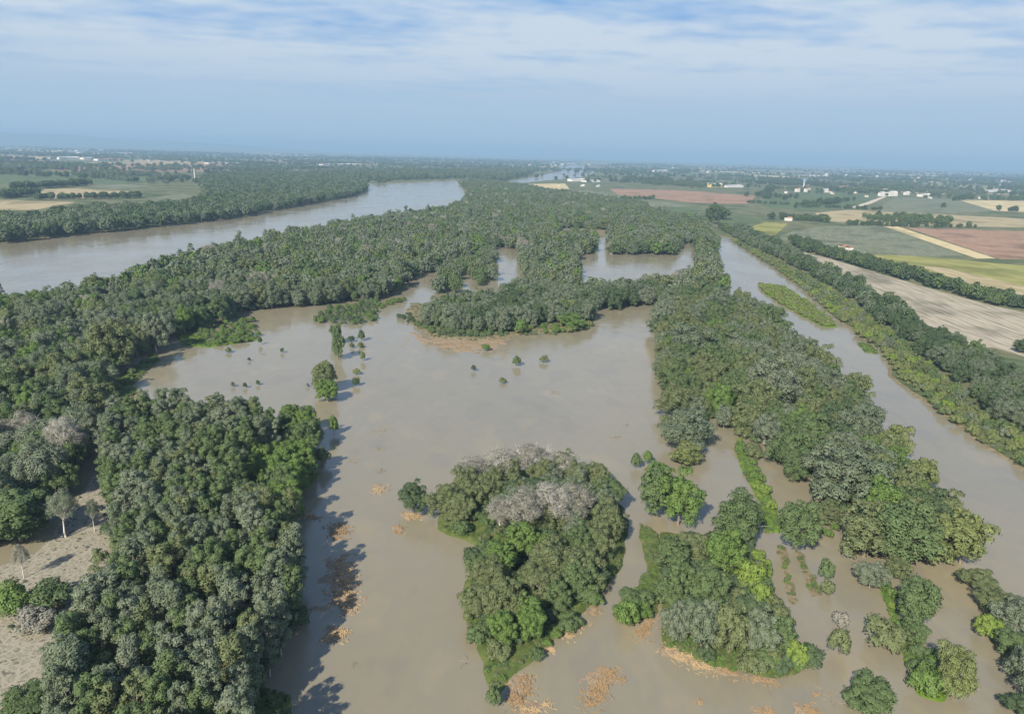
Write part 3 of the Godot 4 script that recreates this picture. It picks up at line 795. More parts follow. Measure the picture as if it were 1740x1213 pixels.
	# right bank of the channel
	stand(PackedVector2Array([Vector2(370.8, -1313), Vector2(403.8, -1280), Vector2(380.9, -1042), Vector2(353.8, -811), Vector2(328, -623), Vector2(305.4, -492), Vector2(297.6, -439), Vector2(275.9, -354.3), Vector2(253.5, -273.4), Vector2(219.5, -231.7), Vector2(237.5, -307.3), Vector2(240.2, -332.6), Vector2(254.8, -403.8), Vector2(277.2, -502.4), Vector2(304.6, -640), Vector2(325, -806), Vector2(335.1, -980)]), 9.5, [["willow_tree", 0.5, ["dark green", "grey green", "grey green"]], ["broadleaf_tree", 0.5, ["dark green", "mid green", "dark green"]]], "trees on the far bank of the channel", "on the far bank of the channel", [], 0.6, 1.0, 1e9, LAND)
	stand(PackedVector2Array([Vector2(339.6, -1090), Vector2(330.9, -967), Vector2(321.6, -797), Vector2(302, -635), Vector2(275.3, -498.8), Vector2(253.4, -401.4), Vector2(239.1, -330.9), Vector2(235, -303.6), Vector2(214.1, -273.2), Vector2(212.7, -294), Vector2(216.2, -336.5), Vector2(225.3, -395.4), Vector2(245, -454.7), Vector2(260.1, -562.1), Vector2(300.4, -794), Vector2(334.7, -1104)]), 4.0, [["bush", 1.0, ["yellow green", "olive", "lime green", "yellow green", "silvery", "mid green"]]], "bushes along the channel bank", "along the bank of the channel", [], 0.35, 1.5, 1e9, 0.4)
	stand(PackedVector2Array([Vector2(311.2, -907), Vector2(305.6, -755), Vector2(289.8, -607), Vector2(261.3, -471.3), Vector2(241.5, -380.6), Vector2(228.1, -313.8), Vector2(223.1, -286.4), Vector2(220.4, -306.1), Vector2(224, -350.1), Vector2(235.6, -413.9), Vector2(254.9, -470.6), Vector2(270.8, -581.1), Vector2(313.8, -821)]), 15.0, [["willow_tree", 0.5, ["grey green", "silvery", "olive"]], ["broadleaf_tree", 0.5, ["mid green", "yellow green", "grey green"]]], "low trees on the channel bank", "among the bank bushes of the channel", [], 0.3, 0.6, 1e9, 0.4)
	# dark row behind the ploughed field
	stand(PackedVector2Array([Vector2(422.7, -1109), Vector2(400.3, -988), Vector2(411.8, -927), Vector2(417.7, -814), Vector2(421.9, -738), Vector2(427.3, -678), Vector2(433.1, -629), Vector2(443.6, -608), Vector2(457.2, -552.9), Vector2(478.5, -580.5), Vector2(464.4, -638), Vector2(454.1, -661), Vector2(447.4, -712), Vector2(443.5, -778), Vector2(438.9, -857), Vector2(432.8, -976), Vector2(441.9, -1084)]), 9.0, [["broadleaf_tree", 1.0, ["dark green", "dark green", "mid green"]]], "trees of the hedge row", "in the hedge row behind the ploughed field", [], 0.7, 1.05, 1e9, LAND)
	# left bank of the river and the woods of the plain
	stand(PackedVector2Array([Vector2(-721, -737), Vector2(-620, -856), Vector2(-580.6, -971), Vector2(-525.3, -1112), Vector2(-487, -1250), Vector2(-465.2, -1603), Vector2(-435.2, -1936), Vector2(-470, -2311), Vector2(-609, -2798), Vector2(-870, -3398), Vector2(-1210, -3355), Vector2(-1197, -2785), Vector2(-685, -1579), Vector2(-649, -1409), Vector2(-684, -1341), Vector2(-749, -1265), Vector2(-741, -1168), Vector2(-732, -1097), Vector2(-763, -1064), Vector2(-873, -903)]), 13.0, [["broadleaf_tree", 0.6, ["dark green", "mid green", "grey green"]], ["willow_tree", 0.4, ["grey green", "dark green"]]], "trees on the left bank of the river", "on the far left bank of the river", [], 1.0, 1.5, 1e9, LAND)
	stand(PackedVector2Array([Vector2(-555.8, -2898), Vector2(-294.8, -3550), Vector2(-130.3, -3357), Vector2(58.7, -3352), Vector2(133.5, -3201), Vector2(5.1, -4108), Vector2(291.8, -5951), Vector2(-326.8, -5182), Vector2(-925, -4139), Vector2(-999, -3467)]), 24.0, [["broadleaf_tree", 1.0, ["dark green", "mid green", "grey green"]]], "trees behind the river bend", "behind the river bend", [PackedVector2Array([Vector2(-121.4, -2601), Vector2(78.1, -4537), Vector2(410.9, -10098), Vector2(1974, -18929), Vector2(660, -5267), Vector2(269.6, -2739), Vector2(45.2, -2524)])], 1.1, 1.8, 1e9, LAND)
	var far_reach := PackedVector2Array([Vector2(-121.4, -2601), Vector2(78.1, -4537), Vector2(410.9, -10098), Vector2(1974, -18929), Vector2(660, -5267), Vector2(269.6, -2739), Vector2(45.2, -2524)])
	# thin scrub in the drowned gap behind the peninsula
	stand(PackedVector2Array([Vector2(-69.6, -614), Vector2(-77.3, -736), Vector2(-49.9, -809), Vector2(-29.1, -904), Vector2(-14.2, -717), Vector2(-37.9, -619)]), 8.5, [["willow_tree", 0.75, ["olive", "grey green", "mid green"]], ["bush", 0.25, ["olive", "yellow green"]]], "thin scrub behind the peninsula", "in the drowned gap behind the peninsula", ponds, 0.6, 1.0)
	# hedges and copses scattered on the plain
	for i in 560:
		var z := -exp(rng.randf_range(log(1500.0), log(14000.0)))
		var x := rng.randf_range(-0.85, 0.85) * -z
		if x > -0.28 * -z and x < 0.34 * -z and z > -3300.0: continue
		if x < 0.0 and z > -2400.0: continue
		if x > 0.0 and z > -2700.0 and rng.randf() < 0.85: continue
		if Geometry2D.is_point_in_polygon(Vector2(x, z), far_reach): continue
		var row := rng.randf() < 0.6
		var turn := 0.35 + rng.randfn() * 0.25 + (PI / 2 if rng.randf() < 0.3 else 0.0)
		var dense := clampf(-z / 3500.0, 0.6, 3.0)
		var tint: String = ["dark green", "mid green", "dark green", "grey green"][rng.randi() % 4]
		for k in rng.randi_range(8, 34) * (1 if row else 2):
			var q := Vector2(rng.randfn() * (170.0 if row else 90.0), rng.randfn() * (6.0 if row else 50.0)) * dense
			var p := Vector2(x, z) + q.rotated(turn)
			grow("broadleaf_tree", p, rng.randf_range(10, 19) * (1.0 + 0.25 * dense), tint, "%s tree in a hedge of the far plain" % tint, "trees of the far plain", 1.0 + 0.3 * dense, LAND)
	for l in [[Vector2(674, -1468), Vector2(812, -1458), 40, 10.0], [Vector2(552.1, -1566), Vector2(658, -1515), 34, 14.0], [Vector2(812, -1458), Vector2(938, -1469), 14, 9.0], [Vector2(806, -2020), Vector2(987, -1957), 30, 12.0], [Vector2(272.7, -2072), Vector2(406, -2159), 22, 14.0], [Vector2(391.9, -1488), Vector2(443, -1532), 16, 26.0], [Vector2(670, -2137), Vector2(827, -2075), 26, 10.0], [Vector2(-1266, -1820), Vector2(-1245, -2114), 60, 20.0], [Vector2(-1093, -1532), Vector2(-1107, -1659), 40, 18.0], [Vector2(-1015, -1526), Vector2(-860, -1661), 60, 14.0]]:
		for k in l[2]:
			var p: Vector2 = (l[0] as Vector2).lerp(l[1], (k + rng.randf()) / l[2]) + Vector2(rng.randfn(), rng.randfn()) * 6.0
			grow("broadleaf_tree", p, l[3] * rng.randf_range(0.7, 1.2), ["dark green", "dark green", "mid green"][rng.randi() % 3], "dark green tree in a row between the fields", "trees in rows between the fields", 1.25, LAND)

	# ---- single trees, each where it stands: kind, place, height, width factor, colour, label
	for t in [
		["broadleaf_tree", Vector2(51.4, -224.8), 19.1, 0.99, "mid green", "green tree at the head of the flooded lane, left of a pair"],
		["broadleaf_tree", Vector2(58.1, -217.8), 20.7, 0.90, "bright green", "green tree with pale trunk right of the head of the lane"],
		["broadleaf_tree", Vector2(72.1, -267.9), 9.6, 1.96, "yellow green", "yellowish green tree on the lake shore by the round shrub"],
		["broadleaf_tree", Vector2(57, -247.7), 10.1, 1.38, "bright green", "bright tree behind the pair at the head of the lane"],
		["willow_tree", Vector2(75.7, -208.6), 17.4, 1.27, "mid green", "big round green crown alone beside the small pond"],
		["broadleaf_tree", Vector2(92.7, -203.1), 18.2, 0.98, "mid green", "dense green tree between bright grass bank and muddy inlet"],
		["willow_tree", Vector2(109.2, -221.8), 8.5, 1.62, "olive", "olive willow leaning over the muddy inlet"],
		["broadleaf_tree", Vector2(50.4, -189.7), 11.8, 1.30, "mid green", "green tree at the top left of the wood right of the lanes"],
		["broadleaf_tree", Vector2(57.9, -194.9), 10.4, 1.36, "olive", "olive tree at the top of the wood right of the lanes"],
		["broadleaf_tree", Vector2(65.2, -188.3), 15.1, 1.06, "bright green", "bright green tree with pale trunk at the top right of the lane wood"],
		["broadleaf_tree", Vector2(48, -172.8), 15.0, 0.86, "mid green", "green tree halfway down the left side of the lane wood"],
		["broadleaf_tree", Vector2(56.1, -172.1), 13.9, 1.04, "mid green", "green tree in the heart of the lane wood"],
		["willow_tree", Vector2(44.8, -157.6), 12.2, 0.78, "silvery", "pale silvery willow above the debris at the lane wood's left corner"],
		["broadleaf_tree", Vector2(50.1, -154.5), 15.5, 0.78, "grey green", "grey green tree with white trunk at the lane wood's front"],
		["broadleaf_tree", Vector2(56.8, -152.7), 15.8, 0.80, "olive", "olive tree with thin pale trunk at the lane wood's front"],
		["broadleaf_tree", Vector2(63.5, -151.8), 15.0, 0.84, "grey green", "grey green tree at the front right of the lane wood"],
		["broadleaf_tree", Vector2(68.9, -153.2), 11.3, 0.91, "mid green", "green tree on the right end of the lane wood's front"],
		["bush", Vector2(72.3, -149.5), 6.4, 0.82, "lime green", "lime green shrub at the right corner of the lane wood"],
		["bush", Vector2(66.9, -150.1), 4.3, 0.97, "yellow green", "yellow green shrub left of the lime corner shrub"],
		["bush", Vector2(70.5, -180.4), 9.3, 0.70, "lime green", "tall lime green shrub at the top of the bright thicket"],
		["bush", Vector2(70.8, -171.9), 8.2, 0.68, "lime green", "tall lime green shrub at the foot of the bright thicket"],
		["bush", Vector2(32.7, -162.8), 8.2, 0.69, "bright green", "rounded bright green shrub at the tip of the grass spit"],
		["bush", Vector2(95.8, -187.3), 6.3, 0.63, "mid green", "dark rounded shrub standing alone in the flooded meadow"],
		["bush", Vector2(92.7, -179.1), 5.0, 0.67, "olive", "half dry shrub just below the dark rounded one"],
		["bush", Vector2(90.3, -164.5), 4.7, 0.79, "grey brown", "small brownish shrub in the water, upper of two"],
		["bush", Vector2(85.2, -153.6), 7.8, 0.64, "olive", "larger olive shrub in the water, lower of two"],
		["bush", Vector2(98.2, -157.5), 7.1, 1.19, "olive", "wide olive brown shrub beside the bright ridge"],
		["willow_tree", Vector2(107.5, -184), 9.0, 1.17, "silvery", "pale willow leaning over the water at the belt's foot"],
		["willow_tree", Vector2(118.6, -189.8), 6.8, 1.48, "olive", "olive willow between pale willow and dark tall tree"],
		["broadleaf_tree", Vector2(111.4, -166.1), 15.4, 1.03, "mid green", "tall dark green tree alone on the bright ridge"],
		["broadleaf_tree", Vector2(106.3, -158.4), 7.4, 1.30, "mid green", "lower green tree in front of the tall dark green one"],
		["willow_tree", Vector2(106.2, -140.4), 13.1, 1.01, "yellow green", "pale yellowish willow on the lower end of the bright ridge"],
		["bush", Vector2(99.6, -140.2), 7.4, 0.90, "bright green", "broad bright shrub left of the pale yellowish willow"],
		["broadleaf_tree", Vector2(83.4, -134.1), 9.1, 1.74, "mid green", "round tree with white branches at the bottom edge"],
		["bush", Vector2(128.2, -162.4), 6.4, 0.96, "lime green", "round lime green shrub at the channel bank"],
		["broadleaf_tree", Vector2(139.4, -184), 6.9, 1.94, "olive", "olive tree at the upper end of the right bank row"],
		["willow_tree", Vector2(136.9, -172.5), 7.9, 1.67, "olive", "olive willow behind the round lime shrub"],
		["willow_tree", Vector2(135.7, -162.9), 12.4, 1.03, "silvery", "pale willow above the round lime shrub on the right"],
		["broadleaf_tree", Vector2(129.8, -154.1), 8.5, 1.53, "mid green", "green tree below the pale willow at the right edge"],
		["broadleaf_tree", Vector2(125.4, -142.7), 12.3, 1.08, "grey green", "grey green tree above the corner at the right edge"],
		["broadleaf_tree", Vector2(118.3, -134.4), 5.6, 1.77, "dark green", "dark tree cut by the lower right corner"],
		["willow_tree", Vector2(123.9, -134.7), 13.2, 1.05, "grey green", "grey willow outside the right edge"],
		["broadleaf_tree", Vector2(113.7, -201), 19.1, 1.21, "olive", "olive tree at the left end of the belt's foot"],
		["broadleaf_tree", Vector2(122.8, -196.1), 22.5, 1.15, "mid green", "broad tree with pale trunks in the middle of the belt's foot"],
		["broadleaf_tree", Vector2(135.5, -198.5), 17.4, 1.37, "yellow green", "yellowish tree with a forked white trunk at the belt's foot"],
		["broadleaf_tree", Vector2(142.7, -198.1), 19.0, 0.98, "yellow green", "yellowish tree at the belt's outermost end by the channel"],
		["willow_tree", Vector2(122.4, -237.2), 23.3, 1.40, "grey green", "huge grey green willow dome in the belt"],
		["willow_tree", Vector2(161.2, -277), 17.3, 0.91, "yellow green", "yellowish willow on the channel side of the belt"],
		["willow_tree", Vector2(76.2, -285.9), 18.3, 1.66, "grey green", "grey willow dome overhanging the lake's right shore"],
		["willow_tree", Vector2(107.1, -421.6), 24.9, 1.44, "grey green", "grey willow dome at the upper right corner of the lake"],
		["willow_tree", Vector2(128.9, -340.4), 27.7, 1.21, "silvery", "large silvery willow in the middle of the belt"],
		["broadleaf_tree", Vector2(158, -250.1), 13.7, 1.42, "yellow green", "yellow green tree on the channel edge halfway down the belt"],
		["broadleaf_tree", Vector2(149.3, -219.9), 14.9, 1.20, "olive", "olive tree on the channel edge near the belt's end"],
		["broadleaf_tree", Vector2(177.7, -349.3), 19.1, 0.99, "olive", "olive tree on the channel edge of the belt, far up"],
		["broadleaf_tree", Vector2(-32.6, -221), 12.4, 1.13, "dark green", "dark round tree alone in the water left of the island"],
		["bush", Vector2(-13.8, -237.5), 8.5, 0.81, "grey green", "grey green shrub at the back left of the middle island"],
		["willow_tree", Vector2(-17.3, -215.2), 12.2, 1.06, "olive", "olive willow on the left flank of the middle island"],
		["willow_tree", Vector2(35, -228.8), 12.5, 1.23, "mid green", "green willow on the island's right shoulder"],
		["willow_tree", Vector2(32.1, -205.3), 14.5, 1.05, "olive", "olive willow on the island's right flank above the lane"],
		["bare_tree", Vector2(5.1, -204.1), 17.5, 1.08, "grey brown", "dying grey tree with a white trunk in the island's middle"],
		["bare_tree", Vector2(14.2, -210), 16.9, 1.22, "pale grey", "pale dying tree right of the white trunk"],
		["bare_tree", Vector2(22.5, -213.9), 14.9, 1.16, "grey brown", "dying tree at the right end of the island's middle group"],
		["bare_tree", Vector2(-2.6, -208.5), 12.7, 1.23, "grey brown", "low dying tree left of the white trunk"],
		["bare_tree", Vector2(-12.6, -239.1), 12.3, 1.65, "grey brown", "dying grey tree at the island's back left"],
		["bare_tree", Vector2(-2.7, -244.9), 13.5, 1.67, "pale grey", "pale dying tree left on the island's back crest"],
		["bare_tree", Vector2(8.5, -247.7), 14.3, 1.63, "grey brown", "highest dying tree on the island's back crest"],
		["bare_tree", Vector2(19.3, -248), 12.6, 1.74, "pale grey", "pale dying tree right on the island's back crest"],
		["willow_tree", Vector2(26.6, -241.1), 11.2, 1.08, "silvery", "silvery willow at the right end of the dying crest"],
		["broadleaf_tree", Vector2(1.5, -225.9), 12.0, 1.38, "dark green", "dark tree between the two groups of dying trees, left"],
		["broadleaf_tree", Vector2(10.9, -230.6), 11.0, 1.44, "dark green", "dark tree between the two groups of dying trees, right"],
		["bush", Vector2(-2.1, -132.8), 5.2, 0.64, "mid green", "small shrub at the front tip of the middle island"],
		["bush", Vector2(50.9, -262.8), 6.4, 0.61, "mid green", "little round shrub by the lake shore right of the island"],
		["bush", Vector2(56.4, -267.4), 5.6, 0.61, "bright green", "little bright shrub beside the round one on the lake shore"],
		["broadleaf_tree", Vector2(-95.1, -343.4), 18.9, 0.96, "olive", "broad olive tree at the near end of the drowned row"],
		["broadleaf_tree", Vector2(-90.9, -331.8), 12.3, 1.25, "bright green", "bright tree in front of the broad olive one in the drowned row"],
		["broadleaf_tree", Vector2(-103.5, -405.4), 17.6, 0.59, "mid green", "slim green tree in the drowned row, behind the olive one"],
		["broadleaf_tree", Vector2(-112.9, -441), 14.5, 0.72, "mid green", "slim green tree at the far end of the drowned row"],
		["bush", Vector2(-98.8, -449.3), 7.0, 0.56, "dark green", "dark round shrub right of the drowned row's far end"],
		["bush", Vector2(-104.9, -445.6), 3.9, 1.01, "dark green", "dark low shrub between drowned row and round shrub"],
		["bush", Vector2(-95.8, -431.9), 4.2, 0.79, "olive", "olive shrub below the dark round one"],
		["bush", Vector2(-100.9, -431), 3.5, 0.67, "dark green", "tiny dark shrub below the low shrub"],
		["bush", Vector2(-88.4, -403.3), 5.4, 0.49, "yellow green", "yellowish upright shrub right of the drowned row"],
		["bush", Vector2(-85.9, -376), 3.9, 0.95, "yellow green", "yellowish low shrub right of the drowned row's near end"],
		["bush", Vector2(-82.3, -356.6), 4.4, 0.82, "dark green", "drooping dark shrub right of the broad olive tree"],
		["bush", Vector2(-77, -289.2), 8.6, 0.38, "bright green", "bright shrub standing in the plantation's shadow"],
		["bush", Vector2(-73.2, -256.2), 8.9, 0.57, "olive", "olive shrub standing off the plantation's right flank"],
		["bush", Vector2(2.9, -401.8), 5.9, 0.73, "mid green", "tallest of four shrubs before the peninsula"],
		["bush", Vector2(19.2, -410.7), 4.2, 1.05, "olive", "olive shrub right of the tallest one in the lake"],
		["bush", Vector2(-22, -389.3), 3.9, 0.60, "dark green", "smallest shrub in the lake before the peninsula"],
		["bush", Vector2(-4.7, -368.5), 2.9, 1.25, "olive", "low flat shrub nearest of the four in the lake"],
		["bush", Vector2(-16.5, -433.6), 4.4, 1.05, "bright green", "green shrub on the debris beach of the peninsula"],
		["bush", Vector2(5.7, -478.1), 10.7, 0.71, "bright green", "rounded bright shrub on the peninsula's shore"],
		["bush", Vector2(-171.6, -413), 3.3, 1.01, "olive", "olive shrub in the left lake below the marsh"],
		["bush", Vector2(-159.4, -433.2), 5.8, 0.34, "dark green", "dark thin shrub in the left lake by the marsh"],
		["bush", Vector2(-140.1, -415.8), 3.1, 0.61, "dark green", "dark shrub alone in the middle of the left lake"],
		["bush", Vector2(-153.2, -396.5), 2.3, 0.70, "dark green", "tiny dark shrub in the left lake"],
		["bush", Vector2(-144.6, -349.6), 2.9, 0.70, "grey green", "small shrub behind the plantation, left of three"],
		["bush", Vector2(-137.7, -348.2), 2.9, 0.62, "dark green", "small shrub behind the plantation, middle of three"],
		["bush", Vector2(-132.9, -353.5), 2.6, 0.69, "dark green", "small shrub behind the plantation, right of three"],
		["bush", Vector2(-106.7, -352.8), 2.3, 0.68, "grey brown", "tiny dry shrub left of the broad olive tree"],
		["bare_tree", Vector2(-132.6, -203.2), 11.5, 0.52, "silvery", "thin pale tree at the plantation side of the mud flat"],
		["bare_tree", Vector2(-137.6, -176.7), 10.5, 0.58, "grey brown", "thin bare tree at the left end of the mud flat"],
		["bare_tree", Vector2(-139.2, -199.1), 16.4, 0.79, "silvery", "tall pale tree with a white trunk alone on the mud flat"],
		["bush", Vector2(-129.7, -160.8), 9.1, 0.89, "bright green", "bright shrub at the left edge of the mud flat"],
		["bush", Vector2(-122.5, -163.7), 6.4, 1.60, "mid green", "dark broad shrub crossing the mud flat"],
		["bush", Vector2(-120, -155.3), 5.2, 1.58, "grey brown", "dry brownish brush in front of the dark broad shrub"],
		["broadleaf_tree", Vector2(-103.1, -126.6), 6.3, 2.51, "mid green", "green tree at the lower left corner"],
		["poplar_tree", Vector2(-92.2, -128.1), 17.3, 1.48, "lime green", "light green poplar at the front left of the plantation"],
		["poplar_tree", Vector2(-87.5, -127.8), 15.6, 1.63, "yellow green", "light green poplar beside the front left one"],
		["willow_tree", Vector2(-106.2, -141.3), 5.7, 1.49, "silvery", "silvery willow at the plantation's left foot"],
		["willow_tree", Vector2(-185.2, -254.8), 16.7, 1.61, "silvery", "leaning silvery willow above the mud flat, behind"],
		["willow_tree", Vector2(-164.4, -226.1), 21.0, 1.04, "silvery", "leaning silvery willow above the mud flat, nearer"],
		["willow_tree", Vector2(-170.1, -262.4), 13.6, 1.10, "silvery", "small silvery willow beside the plantation's far left corner"],
		["broadleaf_tree", Vector2(-151.5, -196.2), 17.5, 1.60, "mid green", "dense dark tree at the left edge above the mud flat"],
		["willow_tree", Vector2(-216.3, -366), 31.6, 0.93, "olive", "tall willow with bare pale stems on the lake's left shore"],
		["willow_tree", Vector2(-214.7, -411.5), 27.0, 0.76, "silvery", "pale tree with a bare trunk at the lake's left corner"],
		["willow_tree", Vector2(-207.4, -529.7), 19.9, 1.39, "grey green", "pale trunked willow on the forest edge above the left lake"],
		["broadleaf_tree", Vector2(38.7, -529.9), 16.5, 1.71, "yellow green", "yellow green tree among the dark ones of the peninsula"],
		["broadleaf_tree", Vector2(41.8, -498.7), 13.0, 2.20, "bright green", "bright low tree at the peninsula's right shore"],
		["broadleaf_tree", Vector2(381.4, -1389), 41.5, 0.84, "dark green", "tall dark tree at the far end of the channel"],
		["broadleaf_tree", Vector2(284.5, -455.5), 16.4, 1.80, "dark green", "dark round tree between channel and ploughed field"],
		["broadleaf_tree", Vector2(344.1, -464), 10.5, 1.65, "dark green", "dark tree at the right edge below the ploughed field"],
	]:
		grow(t[0], t[1], t[2], t[4], t[5], "", t[3])

	# shrubs at the foot of the woods
	for s in [
		[[Vector2(-211.7, -457.3), Vector2(-212.8, -473.9), Vector2(-186.7, -496.9), Vector2(-167, -452.8), Vector2(-167.3, -437.5), Vector2(-186.6, -429.6), Vector2(-200.3, -444.4)], 4.6, ["bright green", "mid green", "bright green"], "on the marshy point of the left shore"],
		[[Vector2(-197.2, -316), Vector2(-209, -361.3), Vector2(-211.1, -377.4), Vector2(-197.9, -352.1), Vector2(-191.9, -316.5), Vector2(-177.1, -280.8)], 4.4, ["bright green", "mid green", "lime green"], "on the grassy left shore of the lake"],
		[[Vector2(-145.8, -501.9), Vector2(-145.1, -549.4), Vector2(-113.2, -577.2), Vector2(-99.9, -507.5), Vector2(-113.8, -492.7), Vector2(-136.2, -490.1)], 4.8, ["bright green", "mid green", "dark green"], "at the forest foot behind the drowned row"],
		[[Vector2(-109.6, -558.7), Vector2(-91.9, -597.8), Vector2(-89.3, -580.5), Vector2(-104.9, -545.8)], 4.5, ["bright green", "mid green"], "at the water's edge before the forest"],
		[[Vector2(5.7, -472.1), Vector2(7.9, -501.7), Vector2(56.7, -520.8), Vector2(57, -502), Vector2(36.5, -482.2)], 4.6, ["bright green", "yellow green", "mid green"], "on the right tip of the peninsula"],
		[[Vector2(-70.7, -490.6), Vector2(-52.3, -467.2), Vector2(-27.9, -460.3), Vector2(-2.8, -471.1), Vector2(-4.7, -487.8), Vector2(-46.4, -489.9), Vector2(-65.2, -506)], 4.4, ["dark green", "mid green", "mid green"], "along the front of the peninsula"],
		[[Vector2(-87.9, -518.7), Vector2(-80.4, -536.1), Vector2(-71.5, -505.2), Vector2(-77.3, -500.8)], 4.2, ["mid green", "dark green"], "on the left tip of the peninsula"],
		[[Vector2(100.3, -294.1), Vector2(103.6, -293), Vector2(99.2, -251.8), Vector2(96.2, -229), Vector2(92, -220.4), Vector2(92.7, -238.7), Vector2(94.5, -263.2)], 3.6, ["lime green", "bright green"], "on the bright bank by the pond"],
		[[Vector2(71.6, -193.9), Vector2(80.2, -197.6), Vector2(76.5, -178.8), Vector2(72.8, -169.1), Vector2(66.7, -170.2), Vector2(66.2, -181.2)], 3.3, ["lime green", "lime green", "bright green"], "in the bright thicket right of the lanes"],
		[[Vector2(16, -161.4), Vector2(26.2, -176.5), Vector2(27, -173.8), Vector2(17.3, -158.6), Vector2(7.1, -146.6), Vector2(5.7, -147.6)], 3.2, ["mid green", "bright green"], "along the lane side of the middle island"],
		[[Vector2(29.4, -168.5), Vector2(35.3, -175.5), Vector2(39.7, -174.3), Vector2(37.7, -164.3), Vector2(32, -162.1)], 3.0, ["bright green", "mid green"], "on the grass spit between the lanes"],
		[[Vector2(111.6, -186.4), Vector2(113.1, -183.4), Vector2(107.6, -166.8), Vector2(104.9, -157.1), Vector2(102.8, -157), Vector2(106.6, -170.6)], 3.0, ["bright green", "lime green", "mid green"], "on the grass ridge at the lower right"],
		[[Vector2(104.1, -157.1), Vector2(110.4, -156.2), Vector2(109.5, -150.7), Vector2(102.3, -144.2), Vector2(100.6, -148.2)], 3.2, ["bright green", "mid green"], "on the grass ridge before the willow"],
		[[Vector2(65.5, -151.1), Vector2(76.9, -153.7), Vector2(76.9, -148.3), Vector2(65.9, -143.8)], 3.4, ["lime green", "bright green", "olive"], "at the corner of the lane wood"],
		[[Vector2(105.9, -225.3), Vector2(113.8, -217.6), Vector2(110.9, -204.4), Vector2(106, -204.1)], 4.0, ["bright green", "mid green"], "at the belt foot beside the pond"],
		[[Vector2(246.9, -711), Vector2(265.8, -697), Vector2(259.5, -608), Vector2(248, -534), Vector2(236.9, -526.9), Vector2(234, -581), Vector2(235.3, -650)], 3.2, ["yellow green", "lime green", "yellow green"], "on the reed island in the channel"],
	]:
		stand(PackedVector2Array(s[0]), s[1], [["bush", 1.0, s[2]]], "bushes " + s[3], s[3], [], 0.5, 1.15)
	# brush between the trunks of the nearer woods
	build_trees()
	var brush := []
	for b in [[plantation, 240], [PackedVector2Array([Vector2(-159.8, -183.9), Vector2(-145.4, -191.2), Vector2(-160.2, -232.9), Vector2(-192.9, -308.4), Vector2(-218.8, -417.8), Vector2(-196.8, -525.3), Vector2(-114.1, -582), Vector2(-204.1, -653), Vector2(-324.3, -529.9), Vector2(-358.9, -450.1)]), 700], [PackedVector2Array([Vector2(105.7, -504.1), Vector2(85, -388.2), Vector2(70.5, -304.4), Vector2(100.7, -295.5), Vector2(103.8, -245.6), Vector2(118.6, -226), Vector2(132.4, -203.7), Vector2(156.2, -217.9), Vector2(164.6, -292), Vector2(187.6, -479.2), Vector2(178.2, -650)]), 500], [PackedVector2Array([Vector2(-23.1, -227.4), Vector2(-19.8, -210.3), Vector2(-11.4, -199.8), Vector2(-10.9, -166.7), Vector2(-3.6, -144.1), Vector2(11.3, -160.2), Vector2(29.6, -184), Vector2(38.2, -221.5), Vector2(8, -242.2)]), 160], [PackedVector2Array([Vector2(51.6, -212.3), Vector2(76.7, -206.2), Vector2(77.8, -181.8), Vector2(75, -162.9), Vector2(75.9, -149.4), Vector2(66.5, -144.9), Vector2(51.5, -148.4), Vector2(41.3, -155.6)]), 120]]:
		var poly: PackedVector2Array = b[0]
		var lo := poly[0]
		var hi := poly[0]
		for p in poly:
			lo = lo.min(p)
			hi = hi.max(p)
		for i in b[1]:
			var p := Vector2(rng.randf_range(lo.x, hi.x), rng.randf_range(lo.y, hi.y))
			if Geometry2D.is_point_in_polygon(p, poly) and in_view(p):
				brush.append({"p": p, "s": rng.randf_range(0.7, 1.5), "w": 1.3, "y": 0.0, "turn": rng.randf() * TAU, "tint": ["dark green", "mid green", "olive"][rng.randi() % 3]})
	mass("undergrowth", "low brush growing between the trunks of the flooded woods", kinds["bush"].crowns[0], brush)

	mass("grass_tufts", "grass and low weeds on the banks that stand out of the flood", kinds["bush"].coarse[1], tufts)

	# ---- floating debris
	debris(PackedVector2Array([Vector2(-58.7, -210.1), Vector2(-55.9, -213), Vector2(-52.2, -208.6), Vector2(-52.1, -202.7), Vector2(-55.5, -201.8)]), "reddish debris fringe at the plantation's shadow, topmost", 220)
	debris(PackedVector2Array([Vector2(-52.8, -190.9), Vector2(-50.3, -192.7), Vector2(-47.4, -188), Vector2(-44.3, -180.4), Vector2(-41.8, -172), Vector2(-40.3, -166.7), Vector2(-43.3, -165.3), Vector2(-46, -167.8), Vector2(-49.1, -172.5), Vector2(-49.7, -180.2)]), "long orange debris raft beside the plantation's shadow", 650)
	debris(PackedVector2Array([Vector2(-46, -153.1), Vector2(-45.5, -155.9), Vector2(-43.4, -158.8), Vector2(-40.3, -157.5), Vector2(-41.5, -154.2), Vector2(-44, -152.3)]), "small orange debris raft below the long one", 160)
	debris(PackedVector2Array([Vector2(-49.7, -237.7), Vector2(-48.1, -241.7), Vector2(-45.2, -238.9), Vector2(-44.9, -235.2), Vector2(-47.7, -234.1)]), "orange debris heap at the end of the dark wake", 60)
	debris(PackedVector2Array([Vector2(-37.6, -209.4), Vector2(-36.5, -212.1), Vector2(-34.2, -210.3), Vector2(-34.5, -206.9), Vector2(-36.8, -206.8)]), "little orange debris heap alone in open water", 50)
	debris(PackedVector2Array([Vector2(-36.5, -219.8), Vector2(-33, -220.8), Vector2(-28.4, -219.4), Vector2(-29.7, -216.9), Vector2(-34.4, -216.6)]), "debris caught at the foot of the lone dark tree", 80)
